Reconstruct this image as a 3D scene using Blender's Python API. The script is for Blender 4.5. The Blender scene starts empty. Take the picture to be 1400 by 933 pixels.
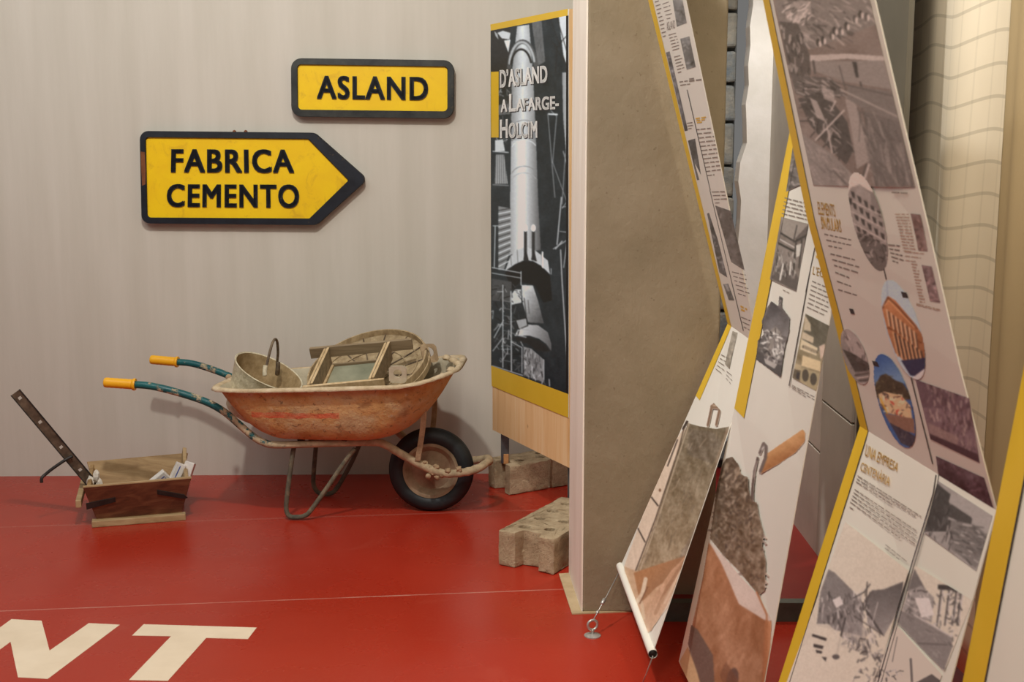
import bpy, bmesh, math, random
import numpy as np
from mathutils import Vector, Matrix

# ------------------------------------------------------------------ camera, world, lights, exposure
C = bpy.context.scene.collection
scene = bpy.context.scene
FPX, PITCH, CAMZ = 1700.0, math.radians(8.86), 1.5
cam_data = bpy.data.cameras.new('camera')
cam_data.lens = FPX / 1400 * 36
cam_data.sensor_width = 36
cam_data.clip_start = 0.05
cam_data.dof.use_dof = True
cam_data.dof.focus_distance = 5.0
cam_data.dof.aperture_fstop = 8.0
cam = bpy.data.objects.new('camera', cam_data)
cam.location = (0, 0, CAMZ)
cam.rotation_euler = (math.pi / 2 - PITCH, 0, 0)
C.objects.link(cam)
scene.camera = cam

world = bpy.data.worlds.new('world')
scene.world = world
world.use_nodes = True
world.node_tree.nodes['Background'].inputs[0].default_value = (1.0, 0.98, 0.95, 1)
world.node_tree.nodes['Background'].inputs[1].default_value = 0.15

def area_light(name, loc, target, size, power, col):
    d = bpy.data.lights.new(name, 'AREA')
    d.shape = 'RECTANGLE'
    d.size, d.size_y = size
    d.energy = power
    d.color = col
    o = bpy.data.objects.new(name, d)
    C.objects.link(o)
    o.location = loc
    o.rotation_euler = (Vector(target) - Vector(loc)).to_track_quat('-Z', 'Y').to_euler()
    return o

def spot_light(name, loc, target, power, angle, blend, radius, col):
    d = bpy.data.lights.new(name, 'SPOT')
    d.energy, d.spot_size, d.spot_blend, d.shadow_soft_size, d.color = power, math.radians(angle), blend, radius, col
    o = bpy.data.objects.new(name, d)
    C.objects.link(o)
    o.location = loc
    o.rotation_euler = (Vector(target) - Vector(loc)).to_track_quat('-Z', 'Y').to_euler()
    return o

spot_light('gallery_spot', (-0.75, 2.7, 3.6), (-0.95, 5.3, 1.3), 205, 135, 0.7, 0.07, (1.0, 0.98, 0.93))
area_light('ceiling_panel_left', (-2.4, 2.8, 4.0), (-1.0, 5.4, 1.9), (2.6, 1.6), 34, (0.97, 0.99, 1.0))
area_light('ceiling_panel_middle', (-0.4, 1.2, 4.4), (-0.2, 4.6, 0.3), (3.2, 1.6), 27, (1.0, 0.98, 0.95))
spot_light('passage_fill', (0.96, 4.25, 2.95), (1.02, 5.36, 0.9), 88, 58, 0.6, 0.06, (1.0, 0.98, 0.96))  # unseen fill, added to brighten the white plaster edge
area_light('warm_fill_wide', (-0.6, 0.9, 3.3), (0.95, 2.5, 0.9), (0.9, 0.9), 22, (1.0, 0.84, 0.66))  # added fill without a visible source, warms the banner sheets
spot_light('warm_fill_right', (-0.1, 0.5, 2.9), (0.95, 2.4, 0.8), 92, 60, 0.7, 0.15, (1.0, 0.84, 0.62))  # extra warm fill, put in to lift the rightmost banner and curtain
spot_light('passage_fill_low', (0.70, 4.75, 2.45), (1.1, 4.2, 0.35), 60, 60, 0.7, 0.08, (1.0, 0.96, 0.90))  # another unseen fill, added to lighten the lower right wall
spot_light('curtain_fill', (0.80, 3.0, 3.15), (1.2, 3.3, 1.0), 75, 80, 0.8, 0.1, (1.0, 0.90, 0.74))  # fill added out of view because the sheer curtain came out dark
scene.view_settings.view_transform = 'Standard'
scene.view_settings.look = 'None'
scene.view_settings.gamma = 1
scene.view_settings.use_curve_mapping = False
scene.view_settings.exposure = 0.14

# ------------------------------------------------------------------ measuring helpers (photo pixel -> point on a plane of the room)
CP, SP = math.cos(PITCH), math.sin(PITCH)
def ray(px, py):
    a, b = (px - 700) / FPX, (466.5 - py) / FPX
    return Vector((a, CP + b * SP, -SP + b * CP))
CAM = Vector((0, 0, CAMZ))
def P(px, py, Y):
    r = ray(px, py)
    return CAM + r * (Y / r.y)
def F(px, py, z=0.0):
    r = ray(px, py)
    return CAM + r * ((z - CAMZ) / r.z)
def hit(px, py, p0, n):
    r = ray(px, py)
    return CAM + r * ((p0 - CAM).dot(n) / r.dot(n))
def project(V):
    V = np.asarray(V, float)
    X, Y, Z = V[..., 0], V[..., 1], V[..., 2] - CAMZ
    f = Y * CP - Z * SP
    u = Y * SP + Z * CP
    return 700 + FPX * X / f, 466.5 - FPX * u / f
WN = Vector((0.021, -1, 0)).normalized()            # the back wall faces the camera, turned a little
WP = Vector((0, 5.619, 0))
def W(px, py, off=0.0):
    return hit(px, py, WP + WN * off, WN)

# ------------------------------------------------------------------ colour and material helpers
def lin1(c):
    c = c / 255.0
    return c / 12.92 if c <= 0.04045 else ((c + 0.055) / 1.055) ** 2.4
def lin(r, g, b):
    return (lin1(r), lin1(g), lin1(b), 1)
def nlin(a):
    a = np.clip(a, 0, 255) / 255.0
    return np.where(a <= 0.04045, a / 12.92, ((a + 0.055) / 1.055) ** 2.4)

class NT:
    def __init__(s, name):
        s.m = bpy.data.materials.new(name)
        s.m.use_nodes = True
        s.t = s.m.node_tree
        s.b = s.t.nodes['Principled BSDF']
        s.co = s.t.nodes.new('ShaderNodeTexCoord')
    def link(s, a, b): s.t.links.new(a, b)
    def mapping(s, scale=(1, 1, 1), loc=(0, 0, 0), rot=(0, 0, 0)):
        n = s.t.nodes.new('ShaderNodeMapping')
        n.inputs['Scale'].default_value = scale
        n.inputs['Location'].default_value = loc
        n.inputs['Rotation'].default_value = rot
        s.link(s.co.outputs['Object'], n.inputs['Vector'])
        return n.outputs['Vector']
    def noise(s, scale, detail=4, rough=0.55, stretch=(1, 1, 1), loc=(0, 0, 0), dist=0.0):
        n = s.t.nodes.new('ShaderNodeTexNoise')
        n.inputs['Scale'].default_value = scale
        n.inputs['Detail'].default_value = detail
        n.inputs['Roughness'].default_value = rough
        n.inputs['Distortion'].default_value = dist
        s.link(s.mapping(stretch, loc), n.inputs['Vector'])
        return n.outputs['Fac']
    def ramp(s, fac, stops):
        n = s.t.nodes.new('ShaderNodeValToRGB')
        e = n.color_ramp.elements
        while len(e) < len(stops): e.new(0.5)
        for k, (p, c) in enumerate(stops):
            e[k].position = p
            e[k].color = c if not isinstance(c, (int, float)) else (c, c, c, 1)
        s.link(fac, n.inputs['Fac'])
        return n.outputs['Color']
    def mix(s, fac, a, b, mode='MIX'):
        n = s.t.nodes.new('ShaderNodeMix')
        n.data_type = 'RGBA'
        n.blend_type = mode
        for sock, v in ((n.inputs['Factor'], fac), (n.inputs['A'] if False else n.inputs[6], a), (n.inputs[7], b)):
            if isinstance(v, (tuple, float, int)): sock.default_value = v
            else: s.link(v, sock)
        return n.outputs[2]
    def math(s, op, a, b=None, c=None):
        n = s.t.nodes.new('ShaderNodeMath')
        n.operation = op
        for k, v in enumerate((a, b, c)):
            if v is None: continue
            if isinstance(v, (float, int)): n.inputs[k].default_value = v
            else: s.link(v, n.inputs[k])
        return n.outputs[0]
    def xyz(s):
        n = s.t.nodes.new('ShaderNodeSeparateXYZ')
        s.link(s.co.outputs['Object'], n.inputs[0])
        return n.outputs
    def bump(s, h, strength=0.3, dist=0.01, prev=None):
        n = s.t.nodes.new('ShaderNodeBump')
        n.inputs['Strength'].default_value = strength
        n.inputs['Distance'].default_value = dist
        s.link(h, n.inputs['Height'])
        if prev is not None: s.link(prev, n.inputs['Normal'])
        s.link(n.outputs['Normal'], s.b.inputs['Normal'])
        return n.outputs['Normal']
    def done(s, col=None, rough=0.6, metal=0.0, spec=0.5):
        if col is not None:
            if isinstance(col, tuple): s.b.inputs['Base Color'].default_value = col
            else: s.link(col, s.b.inputs['Base Color'])
        if isinstance(rough, (float, int)): s.b.inputs['Roughness'].default_value = rough
        else: s.link(rough, s.b.inputs['Roughness'])
        s.b.inputs['Metallic'].default_value = metal
        s.b.inputs['Specular IOR Level'].default_value = spec
        return s.m

def simple(name, c1, c2=None, scale=20, rough=0.6, metal=0.0, spec=0.4, bump=None, stretch=(1, 1, 1), lo=0.35, hi=0.65, detail=5):
    t = NT(name)
    col = c1
    if c2:
        col = t.ramp(t.noise(scale, detail, 0.6, stretch), [(lo, c1), (hi, c2)])
    if bump:
        t.bump(t.noise(bump[0], 6, 0.6), bump[1], bump[2])
    return t.done(col, rough, metal, spec)

# ------------------------------------------------------------------ object helpers
def obj(name, V, Fc, mat, parent=None, smooth=False, base=None):
    me = bpy.data.meshes.new(name)
    off = Vector(parent['_base']) if parent is not None and '_base' in parent else Vector((0, 0, 0))
    if base is not None: off = Vector(base)
    me.from_pydata([tuple(Vector(v) - off) for v in V], [], Fc)
    bm = bmesh.new(); bm.from_mesh(me)
    bmesh.ops.recalc_face_normals(bm, faces=bm.faces)
    bm.to_mesh(me); bm.free()
    for m in (mat if isinstance(mat, (list, tuple)) else [mat]): me.materials.append(m)
    if smooth:
        me.polygons.foreach_set('use_smooth', [True] * len(me.polygons))
    o = bpy.data.objects.new(name, me)
    C.objects.link(o)
    if parent is not None:
        p, q = parent, 0
        o.parent = parent
        if parent.type == 'MESH': o['_base'] = list(off)
        else: o['_base'] = list(off)
    else:
        o['_base'] = list(off)
        if base is not None: o.location = off
    return o

def thing(name, label, cat, loc, group=None):
    o = bpy.data.objects.new(name, None)
    o.empty_display_size = 0.1
    C.objects.link(o)
    o.location = loc
    o['_base'] = list(loc)
    o['label'] = label; o['category'] = cat
    if group: o['group'] = group
    return o
def struct(o):
    o['kind'] = 'structure'
    return o

def smooth_by_angle(o, deg=35):
    me = o.data
    me.polygons.foreach_set('use_smooth', [True] * len(me.polygons))
    bm = bmesh.new(); bm.from_mesh(me)
    for e in bm.edges:
        if len(e.link_faces) == 2 and e.calc_face_angle(0) > math.radians(deg): e.smooth = False
        elif len(e.link_faces) != 2: e.smooth = False
    bm.to_mesh(me); bm.free()

def bevel(o, w, seg=2, ang=30):
    m = o.modifiers.new('bevel', 'BEVEL')
    m.width, m.segments = w, seg
    m.limit_method = 'ANGLE'; m.angle_limit = math.radians(ang)
    return o

def prism(pts, vec):
    n = len(pts); vec = Vector(vec)
    V = [Vector(p) for p in pts] + [Vector(p) + vec for p in pts]
    Fc = [tuple(range(n))[::-1], tuple(range(n, 2 * n))]
    Fc += [(i, (i + 1) % n, n + (i + 1) % n, n + i) for i in range(n)]
    return V, Fc
def merge(*parts):
    V, Fc = [], []
    for v, f in parts:
        k = len(V)
        V += list(v); Fc += [tuple(i + k for i in q) for q in f]
    return V, Fc
def boxo(c, ax, ay, az):        # oriented box: centre and three half axes
    c, ax, ay, az = map(Vector, (c, ax, ay, az))
    V = [c + sx * ax + sy * ay + sz * az for sx in (-1, 1) for sy in (-1, 1) for sz in (-1, 1)]
    return V, [(0, 1, 3, 2), (4, 6, 7, 5), (0, 4, 5, 1), (2, 3, 7, 6), (0, 2, 6, 4), (1, 5, 7, 3)]
def box(x0, x1, y0, y1, z0, z1):
    return boxo(((x0 + x1) / 2, (y0 + y1) / 2, (z0 + z1) / 2), ((x1 - x0) / 2, 0, 0), (0, (y1 - y0) / 2, 0), (0, 0, (z1 - z0) / 2))

def catmull(pts, per=6):
    pts = [Vector(p) for p in pts]
    out = []
    for i in range(len(pts) - 1):
        p0, p1, p2, p3 = pts[max(i - 1, 0)], pts[i], pts[i + 1], pts[min(i + 2, len(pts) - 1)]
        for k in range(per):
            t = k / per
            out.append(0.5 * ((2 * p1) + (p2 - p0) * t + (2 * p0 - 5 * p1 + 4 * p2 - p3) * t * t + (3 * p1 - p0 - 3 * p2 + p3) * t ** 3))
    out.append(pts[-1])
    return out
def tube(path, r, seg=12, cap=True):
    path = [Vector(p) for p in path]
    n = len(path)
    rs = [r] * n if isinstance(r, (int, float)) else r
    V, Fc = [], []
    t0 = (path[1] - path[0]).normalized()
    up = Vector((0, 0, 1)) if abs(t0.z) < 0.9 else Vector((0, 1, 0))
    nn = (up - t0 * up.dot(t0)).normalized()
    for i in range(n):
        t = (path[min(i + 1, n - 1)] - path[max(i - 1, 0)]).normalized()
        nn = (nn - t * nn.dot(t)).normalized()
        bb = t.cross(nn)
        for k in range(seg):
            a = 2 * math.pi * k / seg
            V.append(path[i] + (nn * math.cos(a) + bb * math.sin(a)) * rs[i])
    for i in range(n - 1):
        for k in range(seg):
            a, b = i * seg + k, i * seg + (k + 1) % seg
            Fc.append((a, b, b + seg, a + seg))
    if cap:
        Fc.append(tuple(range(seg))[::-1]); Fc.append(tuple(range((n - 1) * seg, n * seg)))
    return V, Fc
def lathe(profile, o, ax, seg=48):    # profile [(radius, height along ax)]
    o, ax = Vector(o), Vector(ax).normalized()
    u = ax.orthogonal().normalized(); w = ax.cross(u)
    V, Fc = [], []
    for r, h in profile:
        for k in range(seg):
            a = 2 * math.pi * k / seg
            V.append(o + ax * h + (u * math.cos(a) + w * math.sin(a)) * r)
    for i in range(len(profile) - 1):
        for k in range(seg):
            a, b = i * seg + k, i * seg + (k + 1) % seg
            Fc.append((a, b, b + seg, a + seg))
    return V, Fc

# lettering: a font curve turned to a mesh, its box laid onto any surface by a mapping function
uv_aspect = [1.0]
def text_mesh(s, extrude=0.0, bold=0.0, spacing=1.0):
    cu = bpy.data.curves.new('lettering', 'FONT')
    cu.body = s
    cu.extrude = extrude
    cu.offset = bold
    cu.space_character = spacing
    cu.resolution_u = 4
    o = bpy.data.objects.new('lettering', cu)
    C.objects.link(o)
    dg = bpy.context.evaluated_depsgraph_get()
    me = bpy.data.meshes.new_from_object(o.evaluated_get(dg))
    bpy.data.objects.remove(o); bpy.data.curves.remove(cu)
    n = len(me.vertices)
    co = np.empty(n * 3); me.vertices.foreach_get('co', co)
    co = co.reshape(-1, 3)
    Fc = [tuple(p.vertices) for p in me.polygons]
    bpy.data.meshes.remove(me)
    lo, hi = co.min(0), co.max(0)
    uv = (co[:, :2] - lo[:2]) / (hi[:2] - lo[:2])
    uv_aspect[0] = (hi[0] - lo[0]) / (hi[1] - lo[1])
    return uv, co[:, 2], Fc
def text_on(name, s, mapper, mat, parent, bold=0.0, extrude=0.0, spacing=1.0):
    uv, w, Fc = text_mesh(s, extrude, 0.0, spacing)
    if bold:
        asp = uv_aspect[0]
        n0 = len(uv); U, Wn, FF = [], [], []
        for k, (dx, dy) in enumerate(((-1, -.6), (1, -.6), (-1, .6), (1, .6), (0, 0))):
            U.append(uv + np.array([[dx * bold / asp, dy * bold]])); Wn.append(w)
            FF += [tuple(i + k * n0 for i in f) for f in Fc]
        uv = np.concatenate(U); w = np.concatenate(Wn); Fc = FF
        lo, hi = uv.min(0), uv.max(0); uv = (uv - lo) / (hi - lo)
    V = [mapper(u, v, k) for (u, v), k in zip(uv, w)]
    return obj(name, V, Fc, mat, parent)
def bil(q, u, v):                  # q: lower left, lower right, upper right, upper left
    return ((1 - v) * ((1 - u) * q[0][0] + u * q[1][0]) + v * ((1 - u) * q[3][0] + u * q[2][0]),
            (1 - v) * ((1 - u) * q[0][1] + u * q[1][1]) + v * ((1 - u) * q[3][1] + u * q[2][1]))

# ------------------------------------------------------------------ materials
def wall_material():
    t = NT('streaked_plaster')
    n1 = t.noise(1.0, 5, 0.6, (9, 9, 0.7))
    n2 = t.noise(1.3, 3, 0.5)
    c = t.ramp(n1, [(0.25, lin(195, 188, 173)), (0.5, lin(203, 196, 182)), (0.75, lin(211, 204, 191))])
    c = t.mix(t.math('MULTIPLY', n2, 0.3), c, lin(192, 185, 173))
    n3 = t.noise(2.0, 8, 0.7, (14, 14, 1.6), (3, 1, 7))
    c = t.mix(t.ramp(n3, [(0.66, 0.0), (0.8, 0.5)]), c, lin(206, 192, 168))
    b = t.bump(t.noise(4, 8, 0.65, (8, 8, 1.2)), 0.18, 0.004)
    t.bump(t.noise(45, 4, 0.6), 0.12, 0.002, b)
    return t.done(c, 0.75, 0, 0.25)
def floor_material():
    t = NT('red_resin_floor')
    x, y, z = t.xyz()
    n1 = t.noise(0.8, 4, 0.55)
    c = t.ramp(n1, [(0.3, lin(156, 40, 24)), (0.7, lin(172, 47, 29))])
    n2 = t.noise(90, 3, 0.6)
    c = t.mix(t.ramp(n2, [(0.45, 0.0), (0.75, 0.16)]), c, lin(178, 78, 56))
    n3 = t.noise(2.6, 6, 0.7, (1, 1.6, 1), (5, 2, 0), 0.6)
    c = t.mix(t.ramp(n3, [(0.6, 0.0), (0.78, 0.22)]), c, lin(190, 96, 76))
    # pale pour joint that crosses the floor, and its fainter neighbour
    a = F(0, 836); b = F(770, 806)
    k = (b.y - a.y) / (b.x - a.x)
    for (yy, wid, s) in ((a.y - k * a.x, 0.0035, 0.5), (a.y - k * a.x + 0.95, 0.006, 0.10)):
        d = t.math('ABSOLUTE', t.math('SUBTRACT', t.math('SUBTRACT', y, t.math('MULTIPLY', x, k)), yy))
        d = t.math('ADD', d, t.math('MULTIPLY', t.math('SUBTRACT', t.noise(9, 3), 0.5), 0.006))
        m = t.math('MULTIPLY', t.math('LESS_THAN', d, wid), t.ramp(t.noise(3, 5, 0.7), [(0.35, 0.15), (0.65, s)]))
        c = t.mix(m, c, lin(214, 176, 158))
    sp = t.noise(38, 2, 0.5, (1, 1, 1), (11, 3, 0))
    c = t.mix(t.ramp(sp, [(0.76, 0.0), (0.80, 0.45)]), c, lin(205, 150, 130))
    b1 = t.bump(t.noise(5, 4, 0.6), 0.05, 0.01)
    t.bump(t.noise(120, 2, 0.5), 0.05, 0.001, b1)
    r = t.ramp(t.noise(2.2, 5, 0.6), [(0.3, 0.2), (0.7, 0.36)])
    return t.done(c, r, 0, 0.3)
def slab_material():
    t = NT('brown_rough_render')
    c = t.ramp(t.noise(3, 6, 0.6), [(0.3, lin(128, 115, 92)), (0.7, lin(149, 135, 112))])
    c = t.mix(t.ramp(t.noise(60, 3, 0.6), [(0.66, 0.0), (0.72, 0.5)]), c, lin(105, 86, 66))
    b = t.bump(t.noise(26, 8, 0.7, (1.4, 1.4, 1)), 0.5, 0.006)
    t.bump(t.noise(9, 4, 0.6), 0.25, 0.01, b)
    return t.done(c, 0.85, 0, 0.2)
def wood_material(name, c1, c2, c3, axis=0, scale=1.0, rough=0.6, bump=0.15):
    t = NT(name)
    st = [22, 22, 22]; st[axis] = 1.3
    n = t.noise(1.6 * scale, 6, 0.6, tuple(st), dist=0.6)
    c = t.ramp(n, [(0.25, c1), (0.5, c2), (0.75, c3)])
    st2 = [80, 80, 80]; st2[axis] = 3
    t.bump(t.noise(1.2 * scale, 5, 0.6, tuple(st2)), bump, 0.003)
    return t.done(c, rough, 0, 0.3)
def panel_board_material():
    t = NT('pale_spruce_board')
    n = t.noise(2.0, 6, 0.6, (11, 11, 0.7), dist=0.5)
    c = t.ramp(n, [(0.25, lin(222, 172, 112)), (0.5, lin(240, 200, 146)), (0.75, lin(247, 217, 172))])
    k = t.noise(13, 1, 0.4, (1, 1, 0.75), (2.2, 0, 4.1))
    c = t.mix(t.ramp(k, [(0.74, 0.0), (0.79, 0.85)]), c, lin(140, 84, 48))
    return t.done(c, 0.55, 0, 0.35)
def cement_coated(name, c1, c2, c3, scale=14, bump=0.6):
    t = NT(name)
    c = t.ramp(t.noise(scale, 8, 0.65), [(0.3, c1), (0.5, c2), (0.7, c3)])
    b = t.bump(t.noise(70, 6, 0.7), bump, 0.004)
    t.bump(t.noise(18, 4, 0.6), bump * 0.6, 0.01, b)
    return t.done(c, 0.85, 0, 0.2)
def teal_tube_material():
    t = NT('worn_teal_paint_with_cement')
    x, y, z = t.xyz()
    n = t.noise(22, 8, 0.7)
    cem = t.ramp(t.noise(30, 6, 0.6, (1, 1, 1), (4, 4, 4)), [(0.3, lin(150, 132, 104)), (0.7, lin(196, 176, 142))])
    teal = t.ramp(t.noise(10, 3, 0.5), [(0.3, lin(14, 78, 82)), (0.7, lin(26, 98, 98))])
    # more cement away from the grips (towards the wheel)
    g = t.math('MULTIPLY_ADD', x, 1.05, 1.52)
    m = t.ramp(t.math('ADD', n, t.math('MULTIPLY', g, 0.36)), [(0.71, 0.0), (0.77, 1.0)])
    c = t.mix(m, teal, cem)
    t.bump(t.math('ADD', t.math('MULTIPLY', m, 0.7), t.noise(60, 5, 0.7)), 0.5, 0.004)
    return t.done(c, t.ramp(m, [(0.0, 0.35), (1.0, 0.85)]), 0, 0.4)
def tray_material():
    t = NT('orange_rust_and_cement')
    x, y, z = t.xyz()
    c = t.ramp(t.noise(5, 6, 0.6), [(0.3, lin(172, 126, 74)), (0.5, lin(206, 160, 102)), (0.72, lin(220, 184, 132))])
    c = t.mix(t.ramp(t.noise(9, 8, 0.7, (1, 1, 1.4), (3, 0, 2)), [(0.44, 0.0), (0.60, 0.85)]), c, lin(204, 178, 134))
    c = t.mix(t.ramp(t.noise(13, 6, 0.65, (1, 1, 1.4), (8, 2, 2)), [(0.56, 0.0), (0.68, 0.6)]), c, lin(138, 92, 58))
    sp = t.noise(48, 4, 0.6, (1, 1, 1), (1, 7, 3))
    c = t.mix(t.ramp(sp, [(0.60, 0.0), (0.67, 0.7)]), c, lin(118, 94, 68))
    sp2 = t.noise(34, 4, 0.6, (1, 1, 1), (9, 7, 3))
    c = t.mix(t.ramp(sp2, [(0.62, 0.0), (0.70, 0.7)]), c, lin(205, 180, 146))
    # hand painted red stroke along the near side
    zz = t.math('ADD', z, t.math('MULTIPLY', t.math('SUBTRACT', t.noise(14, 3), 0.5), 0.02))
    zs = TRAY_RED_Z
    m = t.math('MULTIPLY', t.math('LESS_THAN', t.math('ABSOLUTE', t.math('SUBTRACT', zz, zs)), 0.011),
               t.math('MULTIPLY', t.math('GREATER_THAN', x, TRAY_RED_X0), t.math('LESS_THAN', x, TRAY_RED_X1)))
    m = t.math('MULTIPLY', m, t.math('LESS_THAN', y, 0.0))
    m = t.math('MULTIPLY', m, t.ramp(t.noise(8, 4, 0.6, (1, 1, 2), (2, 2, 0)), [(0.36, 0.05), (0.56, 0.7)]))
    c = t.mix(m, c, lin(222, 84, 62))
    b = t.bump(t.noise(60, 6, 0.7), 0.8, 0.005)
    t.bump(t.noise(20, 5, 0.65), 0.5, 0.012, b)
    return t.done(c, 0.7, 0, 0.3)
def concrete_material():
    t = NT('coarse_concrete')
    c = t.ramp(t.noise(16, 8, 0.65), [(0.3, lin(150, 129, 102)), (0.5, lin(178, 157, 127)), (0.72, lin(198, 178, 148))])
    p = t.noise(120, 3, 0.6)
    c = t.mix(t.ramp(p, [(0.62, 0.0), (0.7, 0.65)]), c, lin(98, 84, 66))
    b = t.bump(t.noise(110, 6, 0.75), 0.9, 0.006)
    t.bump(t.noise(26, 5, 0.6), 0.5, 0.012, b)
    return t.done(c, 0.95, 0, 0.1)
def sign_yellow():
    t = NT('scuffed_yellow_enamel')
    c = t.ramp(t.noise(5, 6, 0.6, (1, 1, 1.4), dist=0.8), [(0.35, lin(246, 204, 10)), (0.62, lin(240, 194, 14))])
    c = t.mix(t.ramp(t.noise(9, 8, 0.7, (1.3, 1, 1), (4, 0, 9), 1.2), [(0.56, 0.0), (0.78, 0.6)]), c, lin(176, 122, 36))
    c = t.mix(t.ramp(t.noise(50, 4, 0.7, (1, 1, 1), (4, 6, 9)), [(0.70, 0.0), (0.76, 0.7)]), c, lin(96, 78, 40))
    return t.done(c, 0.45, 0, 0.4)
def sign_dark(name, a, b, rust):
    t = NT(name)
    c = t.ramp(t.noise(14, 6, 0.65), [(0.35, a), (0.68, b)])
    c = t.mix(t.ramp(t.noise(22, 6, 0.7, (1, 1, 1), (5, 5, 2)), [(0.64, 0.0), (0.72, 0.75)]), c, rust)
    t.bump(t.noise(60, 4, 0.6), 0.3, 0.002)
    return t.done(c, 0.55, 0, 0.4)
def curtain_material(name, c1, c2, check):
    t = NT(name)
    x, y, z = t.xyz()
    c = t.ramp(t.noise(2.5, 4, 0.6, (1, 1, 0.5)), [(0.3, c1), (0.7, c2)])
    if check:
        # woven check: level threads that sag between the folds, and faint upright ones
        zz = t.math('ADD', z, t.math('MULTIPLY', t.math('SINE', t.math('MULTIPLY', y, 13.0)), 0.012))
        fr = t.math('FRACT', t.math('DIVIDE', zz, 0.083))
        m = t.math('LESS_THAN', t.math('ABSOLUTE', t.math('SUBTRACT', fr, 0.5)), 0.055)
        c = t.mix(t.math('MULTIPLY', m, 0.30), c, lin(118, 112, 96))
        fy = t.math('FRACT', t.math('DIVIDE', t.math('ADD', y, t.math('MULTIPLY', z, 0.04)), 0.085))
        m2 = t.math('LESS_THAN', t.math('ABSOLUTE', t.math('SUBTRACT', fy, 0.5)), 0.05)
        c = t.mix(t.math('MULTIPLY', m2, 0.10), c, lin(122, 116, 100))
    t.bump(t.noise(150, 3, 0.6), 0.15, 0.002)
    m = t.done(c, 0.8, 0, 0.2)
    return m
def printed_material(name, rough=0.45):
    t = NT(name)
    a = t.t.nodes.new('ShaderNodeVertexColor')
    a.layer_name = 'print'
    return t.done(a.outputs['Color'], rough, 0, 0.3)

M_WALL = wall_material(); M_FLOOR = floor_material(); M_SLAB = slab_material()
M_STRIP = simple('pale_end_panel', lin(234, 222, 206), lin(244, 234, 220), 4, 0.7, bump=(40, 0.15, 0.002), stretch=(4, 4, 0.6))
M_BEIGE_FOOT = simple('beige_floor_edge_paint', lin(176, 154, 118), lin(194, 172, 136), 12, 0.8, bump=(40, 0.4, 0.003))
M_GREYWALL = simple('grey_plaster', lin(186, 179, 166), lin(197, 190, 177), 3, 0.8, bump=(30, 0.2, 0.003))
M_WHITEPLASTER = simple('white_plaster_edge', lin(232, 226, 214), lin(244, 238, 228), 6, 0.75, bump=(30, 0.3, 0.004))
M_STONE = simple('blue_grey_stone', lin(84, 92, 96), lin(142, 134, 118), 7, 0.9, bump=(35, 0.8, 0.01))
M_MORTAR = simple('dark_mortar', lin(70, 72, 72), lin(92, 92, 88), 20, 0.95, bump=(50, 0.6, 0.005))
M_PANELWALL = simple('pale_wall_panel', lin(205, 198, 186), lin(222, 215, 203), 4, 0.7, bump=(30, 0.15, 0.002))
M_STEP_TOP = simple('maroon_step_top', lin(120, 30, 26), lin(132, 38, 30), 3, 0.35)
M_STEP_EDGE = simple('grey_green_step_edge', lin(74, 76, 68), lin(96, 96, 86), 10, 0.6, bump=(40, 0.3, 0.003))
M_SHEET = simple('white_banner_vinyl', (0.80, 0.77, 0.69, 1), (0.83, 0.80, 0.72, 1), 3, 0.42, spec=0.35)
M_YELLOW = simple('ochre_print', lin(222, 182, 48), lin(228, 189, 56), 5, 0.42, spec=0.35)
M_INK = simple('grey_ink', lin(132, 122, 116), lin(146, 136, 128), 40, 0.5)
M_INKLINE = simple('dark_ink', lin(52, 50, 56), lin(60, 58, 62), 40, 0.5)
M_GOLD = simple('gold_ink', lin(222, 178, 70), lin(228, 186, 84), 40, 0.5)
M_WHITEINK = simple('white_ink', lin(240, 240, 236), lin(246, 246, 243), 40, 0.45)
M_PRINT = printed_material('printed_picture')
M_BOARD = panel_board_material()
M_DARKEDGE = simple('black_panel_edge', lin(22, 20, 20), lin(34, 30, 28), 20, 0.6)
M_STEEL = simple('bright_steel', lin(178, 176, 170), lin(208, 206, 200), 30, 0.35, 0.6, 0.5)
M_DARKSTEEL = simple('grey_steel_post', lin(82, 86, 90), lin(104, 108, 110), 20, 0.45, 0.5)
M_CONCRETE = concrete_material()
M_LETTER_WHITE = simple('cream_floor_paint', lin(226, 206, 178), lin(236, 217, 190), 6, 0.45, bump=(60, 0.1, 0.001))
M_SY = sign_yellow()
M_SD1 = sign_dark('chipped_navy_enamel', lin(12, 16, 25), lin(24, 30, 40), lin(112, 88, 44))
M_SD2 = sign_dark('chipped_grey_black_enamel', lin(30, 32, 32), lin(58, 60, 55), lin(104, 86, 50))
M_SL = sign_dark('worn_black_letters', lin(16, 18, 26), lin(26, 30, 38), lin(120, 92, 30))
M_RUSTBROWN = simple('rust_patch', lin(104, 58, 32), lin(132, 78, 44), 20, 0.8)
M_TEAL = teal_tube_material()
M_CEMTUBE = cement_coated('cement_coated_tube', lin(136, 114, 86), lin(172, 146, 114), lin(200, 174, 140), 18, 0.8)
M_TRAYIN = cement_coated('dried_cement_lining', lin(168, 158, 136), lin(190, 178, 152), lin(206, 192, 166), 9, 0.6)
M_RIMCEM = cement_coated('cement_crusted_rim', lin(176, 152, 118), lin(202, 180, 146), lin(220, 200, 170), 20, 0.7)
M_GRIP = simple('yellow_plastic_grip', lin(238, 170, 24), lin(244, 180, 36), 8, 0.4)
M_RUBBER = simple('black_rubber', lin(22, 26, 28), lin(42, 48, 50), 9, 0.55, bump=(60, 0.2, 0.002))
M_WHEELRIM = cement_coated('dusty_wheel_disc', lin(122, 104, 82), lin(150, 130, 104), lin(172, 150, 122), 12, 0.4)
M_LEG = cement_coated('worn_grey_leg_tube', lin(72, 74, 66), lin(104, 98, 82), lin(150, 134, 108), 22, 0.4)
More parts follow.
